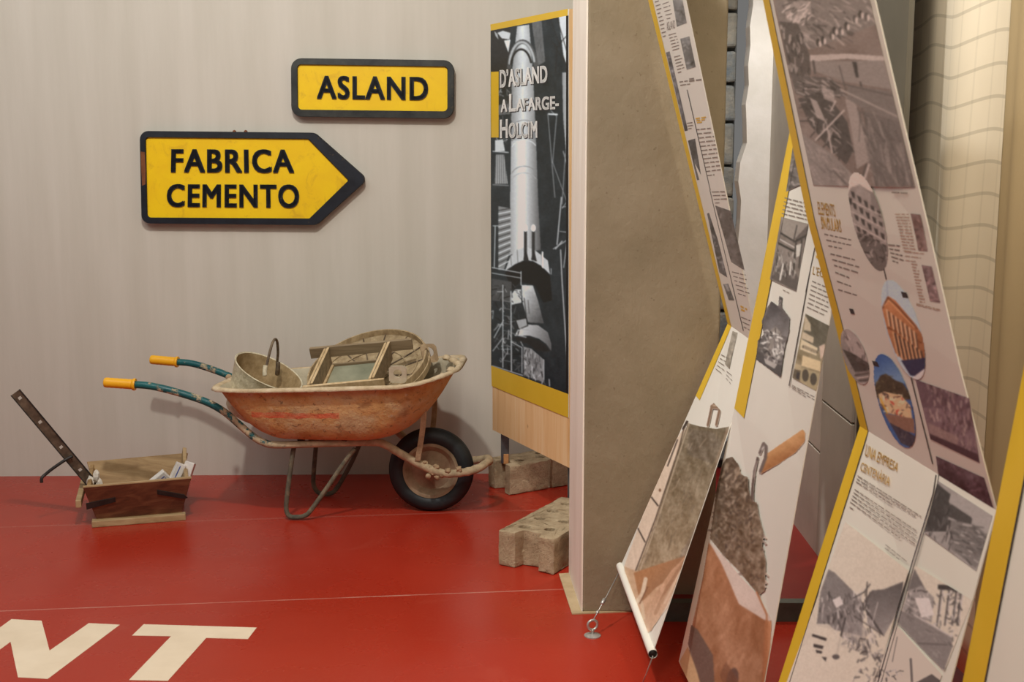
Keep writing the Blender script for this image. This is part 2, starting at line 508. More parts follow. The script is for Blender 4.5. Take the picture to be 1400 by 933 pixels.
M_DARKMETAL = simple('dark_iron', lin(38, 36, 34), lin(58, 54, 50), 25, 0.55, 0.3, bump=(60, 0.3, 0.002))
M_BUCKET = cement_coated('cement_crusted_bucket', lin(178, 164, 134), lin(208, 196, 166), lin(230, 220, 194), 40, 1.0)
M_BUCKETIN = cement_coated('brown_bucket_inside', lin(130, 108, 76), lin(162, 138, 100), lin(186, 162, 124), 20, 0.5)
M_WIRE = simple('rusty_wire', lin(84, 68, 54), lin(140, 122, 98), 30, 0.8, 0.2, bump=(60, 0.5, 0.003))
M_OLDWOOD = wood_material('grey_brown_old_wood', lin(110, 92, 70), lin(146, 126, 98), lin(172, 152, 122), 0)
M_OLDEDGE = wood_material('pale_plywood_edge', lin(168, 140, 102), lin(204, 176, 134), lin(224, 200, 162), 1)
M_GREENBASE = simple('greenish_cement_film', lin(126, 128, 106), lin(158, 156, 132), 8, 0.5, bump=(30, 0.3, 0.004))
M_SIEVE = cement_coated('dusty_sieve_weave', lin(142, 120, 90), lin(172, 150, 116), lin(200, 178, 142), 30, 1.0)
M_HOOP = wood_material('sieve_hoop_wood', lin(136, 114, 84), lin(174, 150, 114), lin(204, 182, 144), 2)
M_TROUGH = wood_material('stained_red_brown_wood', lin(70, 40, 27), lin(104, 62, 42), lin(130, 88, 60), 0)
M_TROUGHIN = wood_material('ochre_trough_wood', lin(122, 92, 56), lin(156, 124, 82), lin(178, 148, 104), 0)
M_TROUGHEDGE = wood_material('pale_trough_wood', lin(140, 112, 76), lin(172, 144, 104), lin(192, 166, 126), 0)
M_BAR = simple('rusted_flat_bar', lin(72, 58, 46), lin(112, 94, 76), 22, 0.6, 0.35, bump=(50, 0.4, 0.003))
M_PACKET = simple('white_paper_packet', lin(214, 206, 196), lin(232, 226, 218), 20, 0.6, bump=(25, 0.4, 0.004))
M_BLUEINK = simple('blue_printing', lin(70, 84, 150), lin(92, 104, 166), 30, 0.6)
M_PLASTERLUMP = simple('white_plaster_lump', lin(200, 190, 174), lin(224, 214, 198), 20, 0.8, bump=(30, 0.8, 0.008))
M_SHEER = curtain_material('sheer_checked_curtain', lin(222, 211, 190), lin(232, 222, 202), True)
M_DRAPE = curtain_material('beige_drape', lin(178, 160, 126), lin(190, 172, 138), False)
M_WOODPEG = simple('light_wood_wedge', lin(176, 120, 72), lin(200, 146, 94), 30, 0.6)

# ------------------------------------------------------------------ the setting
V, Q = box(-3.6, 3.2, -1.5, 6.2, -0.1, 0.0)
struct(obj('floor', V, Q, M_FLOOR))
def wall_pt(x, z, off=0.0):
    return Vector((x, WP.y + 0.021 * x, z)) + WN * off
V, Q = prism([wall_pt(-3.6, 0), wall_pt(0.92, 0), wall_pt(0.92, 3.3), wall_pt(-3.6, 3.3)], (0, 0.12, 0))
struct(obj('wall_back', V, Q, M_WALL))

A0 = F(795, 838); A1 = F(778, 785)
SX1, SY0 = 0.655, A0.y
slab = struct(obj('wall_partition', *prism([(A0.x + 0.004, SY0, 0), (SX1, SY0, 0), (SX1, A1.y, 0), (A1.x + 0.004, A1.y, 0)], (0, 0, 3.2)), M_SLAB))
bevel(slab, 0.008, 3)
o = struct(obj('trim_1', *prism([(A0.x - 0.001, SY0 + 0.004, 0), (A0.x + 0.004, SY0 + 0.004, 0), (A1.x + 0.004, A1.y, 0), (A1.x - 0.001, A1.y, 0)], (0, 0, 3.2)), M_STRIP))
# painted floor edge round the foot of the partition
pl = [F(764, 786), F(782, 841), F(905, 835.5), F(905, 833), A0 + Vector((0, 0, 0)), A1]
struct(obj('baseboard_partition', *prism([(p.x, p.y, 0.0) for p in pl], (0, 0, 0.004)), M_BEIGE_FOOT))

# raised step behind the banners
stp = thing('floor_step', 'low maroon step with grey edge behind the hanging banners', 'step', (1.2, 3.9, 0))
ST = 0.062
obj('step_top', *box(0.47, 3.2, 3.83, 6.0, ST - 0.012, ST), M_STEP_TOP, stp)
obj('edge_strip', *box(0.47, 3.2, 3.79, 3.83, 0.0, ST + 0.001), M_STEP_EDGE, stp)
obj('step_core', *box(0.68, 3.2, 3.83, 6.0, 0.0, ST - 0.012), M_STEP_EDGE, stp)

# right wall with its panels, end of plaster and the stone corner behind
WX = 1.10
wr = struct(obj('wall_right', *box(WX, WX + 0.1, 3.90, 5.40, 0.05, 3.4), M_GREYWALL))
struct(obj('trim_3', *box(WX + .004, WX + 0.02, 3.56, 3.895, 0.05, 3.4), simple('dark_olive_gap', lin(88, 84, 74), lin(98, 93, 82), 3, .7)))  # dark gap where the wall ends, its shade put into the strip's colour
k = 0
for (y0, y1, z0, z1) in ((3.90, 4.28, 0.06, 0.62), (3.90, 4.28, 0.626, 1.02), (4.285, 5.38, 0.06, 0.43), (4.285, 5.38, 0.436, 0.80)):
    p = obj('panel', *box(WX - 0.012, WX, y0, y1, z0, z1), M_PANELWALL if y0 > 4 else M_GREYWALL, wr)
    bevel(p, 0.002, 1)
ws = struct(obj('wall_far', *box(0.60, 0.97, 5.50, 5.62, 0.05, 3.4), M_MORTAR))
rng = random.Random(5)
z = 0.1
row = 0
while z < 2.6:
    h = rng.uniform(0.13, 0.20)
    xs = [0.62, rng.uniform(0.84, 0.90), 0.97] if row % 2 else [0.62, rng.uniform(0.86, 0.92), 0.97]
    for i in range(2):
        if xs[i + 1] - xs[i] < 0.03: continue
        d = rng.uniform(0.0, 0.02)
        V, Q = box(xs[i] + 0.006, xs[i + 1] - 0.006, 5.46 - d, 5.505, z + 0.006, z + h - 0.006)
        V = [v + Vector((rng.uniform(-.006, .006), rng.uniform(-.006, .004), rng.uniform(-.006, .006))) for v in V]
        s = obj('stone', V, Q, M_STONE, ws); bevel(s, 0.012, 2)
    z += h; row += 1
# white plaster edge with a ragged left side
edge = []
N = 40
for i in range(N + 1):
    z = 0.06 + (3.3 - 0.06) * i / N
    xe = 0.982 - 0.035 * max(0, (1.2 - z)) * 0.25 + rng.uniform(-0.012, 0.010) + (0.018 if z > 1.45 else -0.004)
    edge.append((xe, z))
pts = [(x, 5.36, z) for x, z in edge] + [(WX + 0.01, 5.36, 3.3), (WX + 0.01, 5.36, 0.06)]
struct(obj('trim_2', *prism(pts, (0, 0.10, 0)), M_WHITEPLASTER))

# ------------------------------------------------------------------ curtains
def curtain(name, label, x0, y0, y1, z0, z1, folds, amp, mat, lean=0.0):
    ny, nz = 140, 30
    V, Q = [], []
    for j in range(nz + 1):
        z = z0 + (z1 - z0) * j / nz
        for i in range(ny + 1):
            s = i / ny
            y = y0 + (y1 - y0) * s + lean * (1 - j / nz)
            a = amp * (0.75 + 0.25 * math.sin(3.1 * s + 0.8 * z))
            x = x0 + a * math.sin(2 * math.pi * folds * s + 0.35 * math.sin(1.7 * z)) + 0.3 * a * math.sin(2 * math.pi * folds * 2.3 * s + z)
            V.append((x, y, z))
    for j in range(nz):
        for i in range(ny):
            a = j * (ny + 1) + i
            Q.append((a, a + 1, a + ny + 2, a + ny + 1))
    o = obj(name, V, Q, mat, None, True)
    m = o.modifiers.new('thickness', 'SOLIDIFY'); m.thickness = 0.003
    o['label'] = label; o['category'] = 'curtain'
    return o
curtain('sheer_curtain', 'sheer checked olive beige curtain with soft folds beside the grey wall', 1.235, 3.03, 4.15, 0.07, 3.2, 1.7, 0.016, M_SHEER)
curtain('drape', 'plain beige drape at the right edge, nearer than the checked curtain', 1.175, 1.9, 3.03, 0.07, 3.2, 4.2, 0.02, M_DRAPE, 0.0)

# ------------------------------------------------------------------ print toolkit: sheets as patches, pictures painted by code onto fine grids
class Patch:
    """a sheet given by rows of (far edge, near edge) photo pixels at the two edge depths"""
    def __init__(s, rows, Yf, Yn):
        s.rows = [(P(f[0], f[1], f[2] if len(f) > 2 else Yf), P(n[0], n[1], n[2] if len(n) > 2 else Yn)) for f, n in rows]
        s.k = len(rows) - 1
        s.A = np.array([[list(a), list(b)] for a, b in s.rows])
    def at(s, u, v, off=0.0):
        t = v * s.k
        i = min(max(int(t), 0), s.k - 1); t -= i
        (a, b), (c, d) = s.rows[i], s.rows[i + 1]
        p = a * (1 - u) * (1 - t) + b * u * (1 - t) + c * (1 - u) * t + d * u * t
        if off:
            du = (b - a) * (1 - t) + (d - c) * t
            dv = (c - a) * (1 - u) + (d - b) * u
            n = du.cross(dv).normalized()
            if n.dot(CAM - p) < 0: n = -n
            p = p + n * off
        return p
    def uv(s, px, py):
        u, v = 0.5, 0.5
        for _ in range(14):
            x, y = project(s.at(u, v)); ex, ey = px - x, py - y
            if abs(ex) + abs(ey) < 0.02: break
            e = 1e-4
            x1, y1 = project(s.at(u + e, v)); x2, y2 = project(s.at(u, v + e))
            a, b, c, d = (x1 - x) / e, (x2 - x) / e, (y1 - y) / e, (y2 - y) / e
            D = a * d - b * c
            if abs(D) < 1e-9: break
            u += max(-.5, min(.5, (ex * d - b * ey) / D)); v += max(-.5, min(.5, (a * ey - ex * c) / D))
        return u, v
    def px(s, px_, py_, off):
        return s.at(*s.uv(px_, py_), off)
    def solid(s, name, mat, parent, thick=0.002, nv=1):
        n = s.k * nv
        V, Q = [], []
        for i in range(n + 1):
            for u in (0, 1):
                V.append(s.at(u, i / n, 0.0)); V.append(s.at(u, i / n, -thick))
        for i in range(n):
            a = 4 * i; b = a + 4
            Q += [(a, a + 2, b + 2, b), (a + 1, b + 1, b + 3, a + 3), (a, b, b + 1, a + 1), (a + 2, a + 3, b + 3, b + 2)]
        Q += [(0, 1, 3, 2), (4 * n, 4 * n + 2, 4 * n + 3, 4 * n + 1)]
        return obj(name, V, Q, mat, parent)
    def strip(s, name, u0, u1, v0, v1, mat, parent, off=0.0006, n=None):
        n = s.k * 6
        V, Q = [], []
        for i in range(n + 1):
            v = v0 + (v1 - v0) * i / n
            V += [s.at(u0, v, off), s.at(u1, v, off)]
        for i in range(n): Q.append((2 * i, 2 * i + 1, 2 * i + 3, 2 * i + 2))
        return obj(name, V, Q, mat, parent)
    def quad(s, name, q, mat, parent, off=0.0006):
        return obj(name, [s.px(x, y, off) for x, y in q], [tuple(range(len(q)))], mat, parent)
    def line(s, name, pts, w, mat, parent, off=0.0008):
        V, Q = [], []
        for i, (x, y) in enumerate(pts):
            x0, y0 = pts[max(i - 1, 0)]; x1, y1 = pts[min(i + 1, len(pts) - 1)]
            l = math.hypot(x1 - x0, y1 - y0); nx, ny = -(y1 - y0) / l * w / 2, (x1 - x0) / l * w / 2
            V += [s.px(x + nx, y + ny, off), s.px(x - nx, y - ny, off)]
        for i in range(len(pts) - 1): Q.append((2 * i, 2 * i + 1, 2 * i + 3, 2 * i + 2))
        return obj(name, V, Q, mat, parent)
    def text(s, name, txt, q, mat, parent, bold=0.0, off=0.0008, spacing=1.0):
        quv = [s.uv(*p) for p in q]
        return text_on(name, txt, lambda u, v, w: s.at(*bil(quv, u, v), off), mat, parent, bold, 0.0, spacing)
    def lines(s, name, blocks, mat, parent, seed=1, off=0.0007):
        """rows of small print: (first row start, first row end, last row start, last row end, rows, thickness in px)"""
        r = random.Random(seed)
        V, Q = [], []
        for a, b, c, d, n, th in blocks:
            for i in range(n):
                t = i / max(n - 1, 1)
                p = (a[0] + (c[0] - a[0]) * t, a[1] + (c[1] - a[1]) * t); q = (b[0] + (d[0] - b[0]) * t, b[1] + (d[1] - b[1]) * t)
                L = math.hypot(q[0] - p[0], q[1] - p[1])
                end = 1.0 if i < n - 1 else r.uniform(0.45, 0.9)
                x = 0.0
                while x < end:
                    w = min(r.uniform(4, 11) / L, end - x)
                    if w * L < 1.5: break
                    (x0, y0), (x1, y1) = [(p[0] + (q[0] - p[0]) * k, p[1] + (q[1] - p[1]) * k) for k in (x, x + w)]
                    kk = len(V)
                    V += [s.px(x0, y0 - th / 2, off), s.px(x1, y1 - th / 2, off), s.px(x1, y1 + th / 2, off), s.px(x0, y0 + th / 2, off)]
                    Q.append((kk, kk + 1, kk + 2, kk + 3))
                    x += w + r.uniform(1.2, 2.2) / L
        o = obj(name, V, Q, mat, parent)
        o['kind'] = 'stuff'
        return o
    def picture(s, name, q, cv, parent, white, cell=0.9, off=0.0006):
        """q: corner pixels (upper left, upper right, lower right, lower left)"""
        uvq = [s.uv(*p) for p in q]
        nx = int(max(math.dist(q[0], q[1]), math.dist(q[3], q[2])) / cell) + 2
        ny = int(max(math.dist(q[0], q[3]), math.dist(q[1], q[2])) / cell) + 2
        a, b = np.meshgrid(np.linspace(0, 1, nx), np.linspace(0, 1, ny))
        (u0, v0), (u1, v1), (u2, v2), (u3, v3) = uvq
        U = (1 - b) * ((1 - a) * u0 + a * u1) + b * ((1 - a) * u3 + a * u2)
        Vv = (1 - b) * ((1 - a) * v0 + a * v1) + b * ((1 - a) * v3 + a * v2)
        t = Vv * s.k
        i = np.clip(t.astype(int), 0, s.k - 1); t = (t - i)[..., None]; u = U[..., None]
        A, B, Cc, D = s.A[i, 0], s.A[i, 1], s.A[i + 1, 0], s.A[i + 1, 1]
        p = A * (1 - u) * (1 - t) + B * u * (1 - t) + Cc * (1 - u) * t + D * u * t
        n = np.cross((B - A) * (1 - t) + (D - Cc) * t, (Cc - A) * (1 - u) + (D - B) * u)
        n /= np.linalg.norm(n, axis=-1, keepdims=True)
        sg = np.sign(((np.array(CAM) - p) * n).sum(-1, keepdims=True))
        p = p + n * sg * off
        X, Y = project(p)
        col, al = cv.sample(X, Y)
        wn = np.array(white, float); wn = wn * 0.35 + wn.mean() * 0.65
        L = nlin(col) / nlin(wn) * 0.8
        idx = np.arange(nx * ny).reshape(ny, nx)
        F4 = np.stack([idx[:-1, :-1], idx[:-1, 1:], idx[1:, 1:], idx[1:, :-1]], -1)
        keep = (al[:-1, :-1] + al[:-1, 1:] + al[1:, 1:] + al[1:, :-1]) / 4 > 0.5
        F4 = F4[keep]
        used = np.unique(F4)
        remap = np.zeros(nx * ny, int); remap[used] = np.arange(len(used))
        F4 = remap[F4]
        base = Vector(parent['_base'])
        co = p.reshape(-1, 3)[used] - np.array(base)
        me = bpy.data.meshes.new(name)
        me.vertices.add(len(used)); me.vertices.foreach_set('co', co.ravel())
        me.loops.add(F4.size); me.loops.foreach_set('vertex_index', F4.ravel())
        me.polygons.add(len(F4)); me.polygons.foreach_set('loop_start', np.arange(len(F4)) * 4)
        me.update(calc_edges=True)
        at = me.color_attributes.new('print', 'FLOAT_COLOR', 'POINT')
        cc = np.ones((len(used), 4)); cc[:, :3] = np.clip(L.reshape(-1, 3)[used], 0, 0.95)
        at.data.foreach_set('color', cc.ravel())
        me.materials.append(M_PRINT)
        o = bpy.data.objects.new(name, me)
        C.objects.link(o); o.parent = parent
        o['_base'] = list(base)
        return o

def vnoise(h, w, sx, sy, seed, oct=4, pers=0.55):
    r = np.random.RandomState(seed)
    out = np.zeros((h, w)); amp = 1; tot = 0
    Y, X = np.mgrid[0:h, 0:w].astype(float)
    for o in range(oct):
        th = r.uniform(-.5, .5)
        c, n = math.cos(th), math.sin(th)
        xr = (X * c + Y * n) / sx + r.uniform(0, 64); yr = (-X * n + Y * c) / sy + r.uniform(0, 64)
        xr += .35 * np.sin(yr * 1.7 + o); yr += .35 * np.sin(xr * 1.3 + 2 * o)
        g = r.rand(64, 64)
        xi, yi = np.floor(xr).astype(int), np.floor(yr).astype(int)
        fx, fy = xr - xi, yr - yi
        fy = fy * fy * (3 - 2 * fy); fx = fx * fx * (3 - 2 * fx)
        x0, x1, y0, y1 = xi % 64, (xi + 1) % 64, yi % 64, (yi + 1) % 64
        out += amp * (g[y0, x0] * (1 - fy) * (1 - fx) + g[y0, x1] * (1 - fy) * fx + g[y1, x0] * fy * (1 - fx) + g[y1, x1] * fy * fx)
        tot += amp; amp *= pers; sx = max(sx / 2, 1); sy = max(sy / 2, 1)
    return out / tot * 2 - 1

class Canvas:
    """a small painting in photo-pixel units, painted with polygons, strokes and noise"""
    def __init__(s, x0, y0, x1, y1, col=None, sc=1.6):
        s.x0, s.y0, s.sc = x0, y0, sc
        s.w, s.h = int((x1 - x0) * sc) + 2, int((y1 - y0) * sc) + 2
        s.c = np.zeros((s.h, s.w, 3)); s.a = np.zeros((s.h, s.w))
        s.X, s.Y = np.meshgrid(x0 + np.arange(s.w) / sc, y0 + np.arange(s.h) / sc)
        s.c[:] = (228, 212, 197)
        if col is not None: s.c[:] = col; s.a[:] = 1
    def box(s, x0, y0, x1, y1):
        f = lambda v, o: int(round((v - o) * s.sc))
        return slice(max(f(y0, s.y0) - 1, 0), max(f(y1, s.y0) + 2, 0)), slice(max(f(x0, s.x0) - 1, 0), max(f(x1, s.x0) + 2, 0))
    def mask(s, pts):
        xs = [p[0] for p in pts]; ys = [p[1] for p in pts]
        sl = s.box(min(xs), min(ys), max(xs), max(ys))
        X, Y = s.X[sl], s.Y[sl]
        m = np.zeros(X.shape, bool)
        n = len(pts)
        for i in range(n):
            (x0, y0), (x1, y1) = pts[i], pts[(i + 1) % n]
            if y0 == y1: continue
            m ^= ((y0 > Y) != (y1 > Y)) & (X < (x1 - x0) * (Y - y0) / (y1 - y0) + x0)
        return sl, m
    def put(s, sl, m, col, op=1.0):
        if m.size == 0: return
        m = m * op
        c = np.asarray(col, float)
        s.c[sl] = s.c[sl] * (1 - m[..., None]) + c * m[..., None]
        s.a[sl] = np.maximum(s.a[sl], m > 0)
    def poly(s, pts, col, op=1.0):
        sl, m = s.mask(pts); s.put(sl, m, col, op)
    def grad(s, pts, p0, c0, p1, c1, mid=None):
        sl, m = s.mask(pts)
        d = np.array(p1, float) - p0
        t = np.clip(((s.X[sl] - p0[0]) * d[0] + (s.Y[sl] - p0[1]) * d[1]) / (d @ d), 0, 1)[..., None]
        c0, c1 = np.array(c0, float), np.array(c1, float)
        if mid is None: col = c0 * (1 - t) + c1 * t
        else:
            tm, cm = mid[0], np.array(mid[1], float)
            col = np.where(t < tm, c0 + (cm - c0) * t / tm, cm + (c1 - cm) * (t - tm) / (1 - tm))
        s.put(sl, m, col)
    def line(s, pts, w, col, op=1.0):
        for (x0, y0), (x1, y1) in zip(pts[:-1], pts[1:]):
            sl = s.box(min(x0, x1) - w, min(y0, y1) - w, max(x0, x1) + w, max(y0, y1) + w)
            X, Y = s.X[sl], s.Y[sl]
            if X.size == 0: continue
            dx, dy = x1 - x0, y1 - y0; L2 = dx * dx + dy * dy + 1e-9
            t = np.clip(((X - x0) * dx + (Y - y0) * dy) / L2, 0, 1)
            d = np.hypot(X - x0 - t * dx, Y - y0 - t * dy)
            s.put(sl, np.clip((w / 2 + 0.4 - d) / 0.8, 0, 1), col, op)
    def ell(s, cx, cy, rx, ry, col, ang=0.0, op=1.0):
        R = max(rx, ry) + 1
        sl = s.box(cx - R, cy - R, cx + R, cy + R)
        X, Y = s.X[sl] - cx, s.Y[sl] - cy
        if X.size == 0: return
        c, n = math.cos(ang), math.sin(ang)
        s.put(sl, (((X * c + Y * n) / rx) ** 2 + ((-X * n + Y * c) / ry) ** 2 < 1).astype(float), col, op)
    def clutter(s, pts, n, cols, ln, w, seed, ang=None, op=0.85):
        r = random.Random(seed)
        xs = [p[0] for p in pts]; ys = [p[1] for p in pts]
        k = 0
        while k < n:
            x, y = r.uniform(min(xs), max(xs)), r.uniform(min(ys), max(ys))
            ins = False
            for i in range(len(pts)):
                (x0, y0), (x1, y1) = pts[i], pts[(i + 1) % len(pts)]
                if (y0 > y) != (y1 > y) and x < (x1 - x0) * (y - y0) / (y1 - y0) + x0: ins = not ins
            k += 1
            if not ins: continue
            a = r.uniform(0, math.pi) if ang is None else r.gauss(ang, 0.25)
            L = r.uniform(*ln)
            s.line([(x, y), (x + L * math.cos(a), y + L * math.sin(a))], r.uniform(*w), r.choice(cols), op)
    def noise(s, amp, sx, sy, seed, pts=None, oct=4):
        nz = vnoise(s.h, s.w, sx * s.sc, sy * s.sc, seed, oct)
        if pts is None: s.c += amp * nz[..., None]
        else:
            sl, m = s.mask(pts)
            s.c[sl] += amp * (nz[sl] * m)[..., None]
    def blur(s, px=1.0, grain=5.0):
        r = max(int(px * s.sc), 1)
        for _ in range(2):
            for ax in (0, 1):
                pad = [(0, 0)] * 3; pad[ax] = (r, r)
                b = np.pad(s.c, pad, mode='edge').cumsum(ax)
                z_ = np.zeros_like(np.take(b, [0], ax)); b = np.concatenate([z_, b], ax)
                n = s.c.shape[ax]; k = 2 * r + 1
                s.c = (np.take(b, range(k, k + n), ax) - np.take(b, range(0, n), ax)) / k
        s.c += grain * vnoise(s.h, s.w, 2.2 * s.sc, 2.2 * s.sc, 991, 2)[..., None]
    def keep(s, pts):
        sl, m = s.mask(pts)
        a = np.zeros_like(s.a); a[sl] = m; s.a = a
    def keep_ell(s, cx, cy, rx, ry, ang):
        X, Y = s.X - cx, s.Y - cy
        c, n = math.cos(ang), math.sin(ang)
        s.a = (((X * c + Y * n) / rx) ** 2 + ((-X * n + Y * c) / ry) ** 2 < 1).astype(float)
    def sample(s, X, Y):
        x = np.clip((X - s.x0) * s.sc, 0, s.w - 1.001); y = np.clip((Y - s.y0) * s.sc, 0, s.h - 1.001)
        xi, yi = x.astype(int), y.astype(int); fx, fy = (x - xi)[..., None], (y - yi)[..., None]
        c = s.c
        o = c[yi, xi] * (1 - fx) * (1 - fy) + c[yi, xi + 1] * fx * (1 - fy) + c[yi + 1, xi] * (1 - fx) * fy + c[yi + 1, xi + 1] * fx * fy
        return o, s.a[np.round(y).astype(int), np.round(x).astype(int)]

# ------------------------------------------------------------------ floor lettering
def zz(pts, sx, x0, y0, k=None):
    k = sx if k is None else k
    return [(x0 + x * sx, y0 + y * k) for x, y in pts]
def floor_letter(ch, pts, label):
    p = [F(x, y) for x, y in zz(pts, 0.3, 0, 780)]
    o = obj('floor_letter', *prism([(q.x, q.y, 0.0) for q in p], (0, 0, 0.0012)), M_LETTER_WHITE)
    o['label'] = label; o['category'] = 'letter'; o['group'] = 'cream letters painted on the red floor'
floor_letter('T', [(655, 248), (1170, 263), (1130, 315), (940, 310), (765, 506), (588, 502), (780, 302), (602, 299)], 'slanted cream letter T on the red floor')
floor_letter('N', [(52, 225), (190, 232), (226, 368), (405, 243), (546, 250), (218, 497), (82, 490), (48, 328), (-165, 484), (-296, 478)], 'slanted cream letter N cut off by the left edge, on the red floor')

# ------------------------------------------------------------------ road signs on the wall
def round_poly(pts, rads, n=6):
    out = []
    m = len(pts)
    for i in range(m):
        p, a, b = Vector(pts[i]), Vector(pts[i - 1]), Vector(pts[(i + 1) % m])
        da, db = (a - p).normalized(), (b - p).normalized()
        half = math.acos(max(-1, min(1, da.dot(db)))) / 2
        d = rads[i] / math.tan(half)
        c = p + (da + db).normalized() * rads[i] / math.sin(half)
        s, e = p + da * d - c, p + db * d - c
        a0, a1 = math.atan2(s.y, s.x), math.atan2(e.y, e.x)
        while a1 - a0 > math.pi: a1 -= 2 * math.pi
        while a1 - a0 < -math.pi: a1 += 2 * math.pi
        for k in range(n + 1):
            t = a0 + (a1 - a0) * k / n
            out.append((c.x + rads[i] * math.cos(t), c.y + rads[i] * math.sin(t)))
    return out
SZ = 480 / 1400
def sign(name, label, outer, ro, inner, ri, dark, texts, bolts, extra=None):
    T = 0.045
    out = round_poly(zz(outer, SZ, 180, 60), [r * SZ for r in ro])
    inn = round_poly(zz(inner, SZ, 180, 60), [r * SZ for r in ri])
    root = thing(name, label, 'sign', W(out[0][0], out[0][1], 0))
    n = len(out)
    front = lambda pts, off: [W(x, y, T) - WN * (T - off) for x, y in pts]
    cx, cy = sum(p[0] for p in out) / n, sum(p[1] for p in out) / n
    shrink = lambda pts, d: [(x + (cx - x) * d / max(math.hypot(cx - x, cy - y), 1), y + (cy - y) * d / max(math.hypot(cx - x, cy - y), 1)) for x, y in pts]
    rings = [front(out, 0.002), front(out, T - 0.006), front(shrink(out, 1.0), T - 0.001), front(shrink(inn, -1.0), T), front(inn, T - 0.003), front(inn, T - 0.012)]
    V, Q = [], []
    for r in rings: V += r
    for i in range(len(rings) - 1):
        for k in range(n):
            a, b = i * n + k, i * n + (k + 1) % n
            Q.append((a, b, b + n, a + n))
    Q.append(tuple(range(n)))
    fr = obj('rim', V, Q, dark, root); smooth_by_angle(fr, 40)
    obj('yellow_face', *prism(front(shrink(inn, -0.5), T - 0.010), -WN * 0.02), M_SY, root)
    for s, q, b in texts:
        qq = zz(q, SZ, 180, 60)
        def mp(u, v, w):
            x, y = bil(qq, u, v)
            return W(x, y, T) - WN * ((0.004 if w > 0 else 0.0105))
        text_on('lettering', s, mp, M_SL, root, b, 0.02, 1.12)
    for (x, y) in bolts:
        x, y = 180 + x * SZ, 60 + y * SZ
        c = W(x, y, T) - WN * 0.009
        V, Q = lathe([(0.0, 0.004), (0.006, 0.003), (0.008, 0.0)], c, WN, 12)
        obj('bolt', V, Q, M_RUSTBROWN, root, True)
    if extra: extra(root, front)
    return root
def rust_edge(root, front):
    a = zz([(36, 430), (52, 432), (56, 500), (55, 560), (42, 566), (38, 500)], SZ, 180, 60)
    obj('rust_patch', *prism(front(a, 0.0452), -WN * 0.002), M_RUSTBROWN, root)
    r = random.Random(4)
    for x in (410, 455):
        p = W(180 + x * SZ, 60 + 352 * SZ, 0.03)
        V, Q = lathe([(0.0, 0.010), (0.007, 0.006), (0.009, 0.0)], p, (0, -0.2, 1), 8)
        obj('loose_bolt', V, Q, M_RUSTBROWN, root, True)
sign('road_sign', 'yellow arrow-shaped road sign reading FABRICA CEMENTO with navy border, on the wall', [(30, 347), (728, 354), (940, 541), (738, 724), (38, 717)], [34, 40, 26, 40, 34],
     [(55, 373), (703, 380), (864, 545), (708, 697), (62, 693)], [14, 8, 6, 8, 14], M_SD1,
     [('FABRICA', [(155, 514), (647, 516), (643, 421), (157, 419)], 0.045), ('CEMENTO', [(138, 651), (668, 656), (666, 561), (140, 559)], 0.045)],
     [], rust_edge)
sign('road_sign', 'small rectangular yellow road sign reading ASLAND with dark rounded border, on the wall', [(634, 56), (1286, 65), (1285, 298), (636, 290)], [42, 42, 42, 42],
     [(661, 82), (1259, 91), (1259, 269), (663, 262)], [16, 16, 16, 16], M_SD2,
     [('ASLAND', [(738, 220), (1182, 226), (1182, 131), (738, 126)], 0.045)], [])

# ------------------------------------------------------------------ wooden mortar trough with iron bar and packets
def Lz(pts, x0, y0, k): return [(x0 + x * k, y0 + y * k) for x, y in pts]
tr = thing('mortar_trough', 'small tapered wooden mortar trough standing on the red floor at the left', 'trough', F(190, 700))
bl, br = F(128, 721), F(252, 711)
ex = (br - bl).normalized(); ey = Vector((-ex.y, ex.x, 0))
Lb = (br - bl).length
DB, DT, HZ = 0.26, 0.36, 0.172     # depth at base, at top, height
def tp(s, d, z): return bl + ex * s + ey * d + Vector((0, 0, z))
ft = [P(113, 668, 4.745), P(262, 657, 4.84)]
s0, s1 = (ft[0] - bl).dot(ex), (ft[1] - bl).dot(ex)
d0 = -0.035; d1 = d0 + DT + 0.04
b0, b1, db0, db1 = 0.012, Lb - 0.008, 0.012, 0.26
zb = 0.028
def board(name, quad, th, mat, nrm):
    n = (quad[1] - quad[0]).cross(quad[3] - quad[0]).normalized()
    if n.dot(Vector(nrm)) > 0: n = -n
    return bevel(obj(name, *prism(quad, n * th), mat, tr), 0.0025, 2)
z0h, z1h = ft[0].z, ft[1].z
board('front_board', [tp(b0, db0, zb), tp(b1, db0, zb), tp(s1, d0, z1h), tp(s0, d0, z0h)], 0.016, [M_TROUGH], (0, -1, 0))
board('back_board', [tp(b0, db1, zb), tp(b1, db1, zb), tp(s1, d1, z1h + .005), tp(s0, d1, z0h + .002)], 0.016, M_TROUGHIN, (0, 1, 0))
board('end_board', [tp(b0 + .004, db0 + .01, zb), tp(b0 + .004, db1 - .01, zb), tp(s0 + .012, d1 - .012, z0h - .004), tp(s0 + .012, d0 + .012, z0h - .004)], 0.016, M_TROUGHIN, (-1, 0, 0))
e2 = [tp(b1 - .004, db0 + .01, zb), tp(b1 - .004, db1 - .01, zb), tp(s1 - .006, d1 - .01, z1h + .03), tp(s1 - .006, d1 - .05, z1h + .045), tp(s1 - .008, d1 - .10, z1h + 0.004), tp(s1 - .01, d0 + .012, z1h - .002)]
n2 = (e2[1] - e2[0]).cross(e2[5] - e2[0]).normalized()
if n2.x > 0: n2 = -n2
bevel(obj('end_board', *prism(e2, n2 * 0.016), M_TROUGHEDGE, tr), 0.0025, 2)
obj('bottom_board', *boxo(tp((b0 + b1) / 2, (db0 + db1) / 2, zb + .006), ex * (b1 - b0) / 2, ey * (db1 - db0) / 2, (0, 0, .006)), M_TROUGHIN, tr)
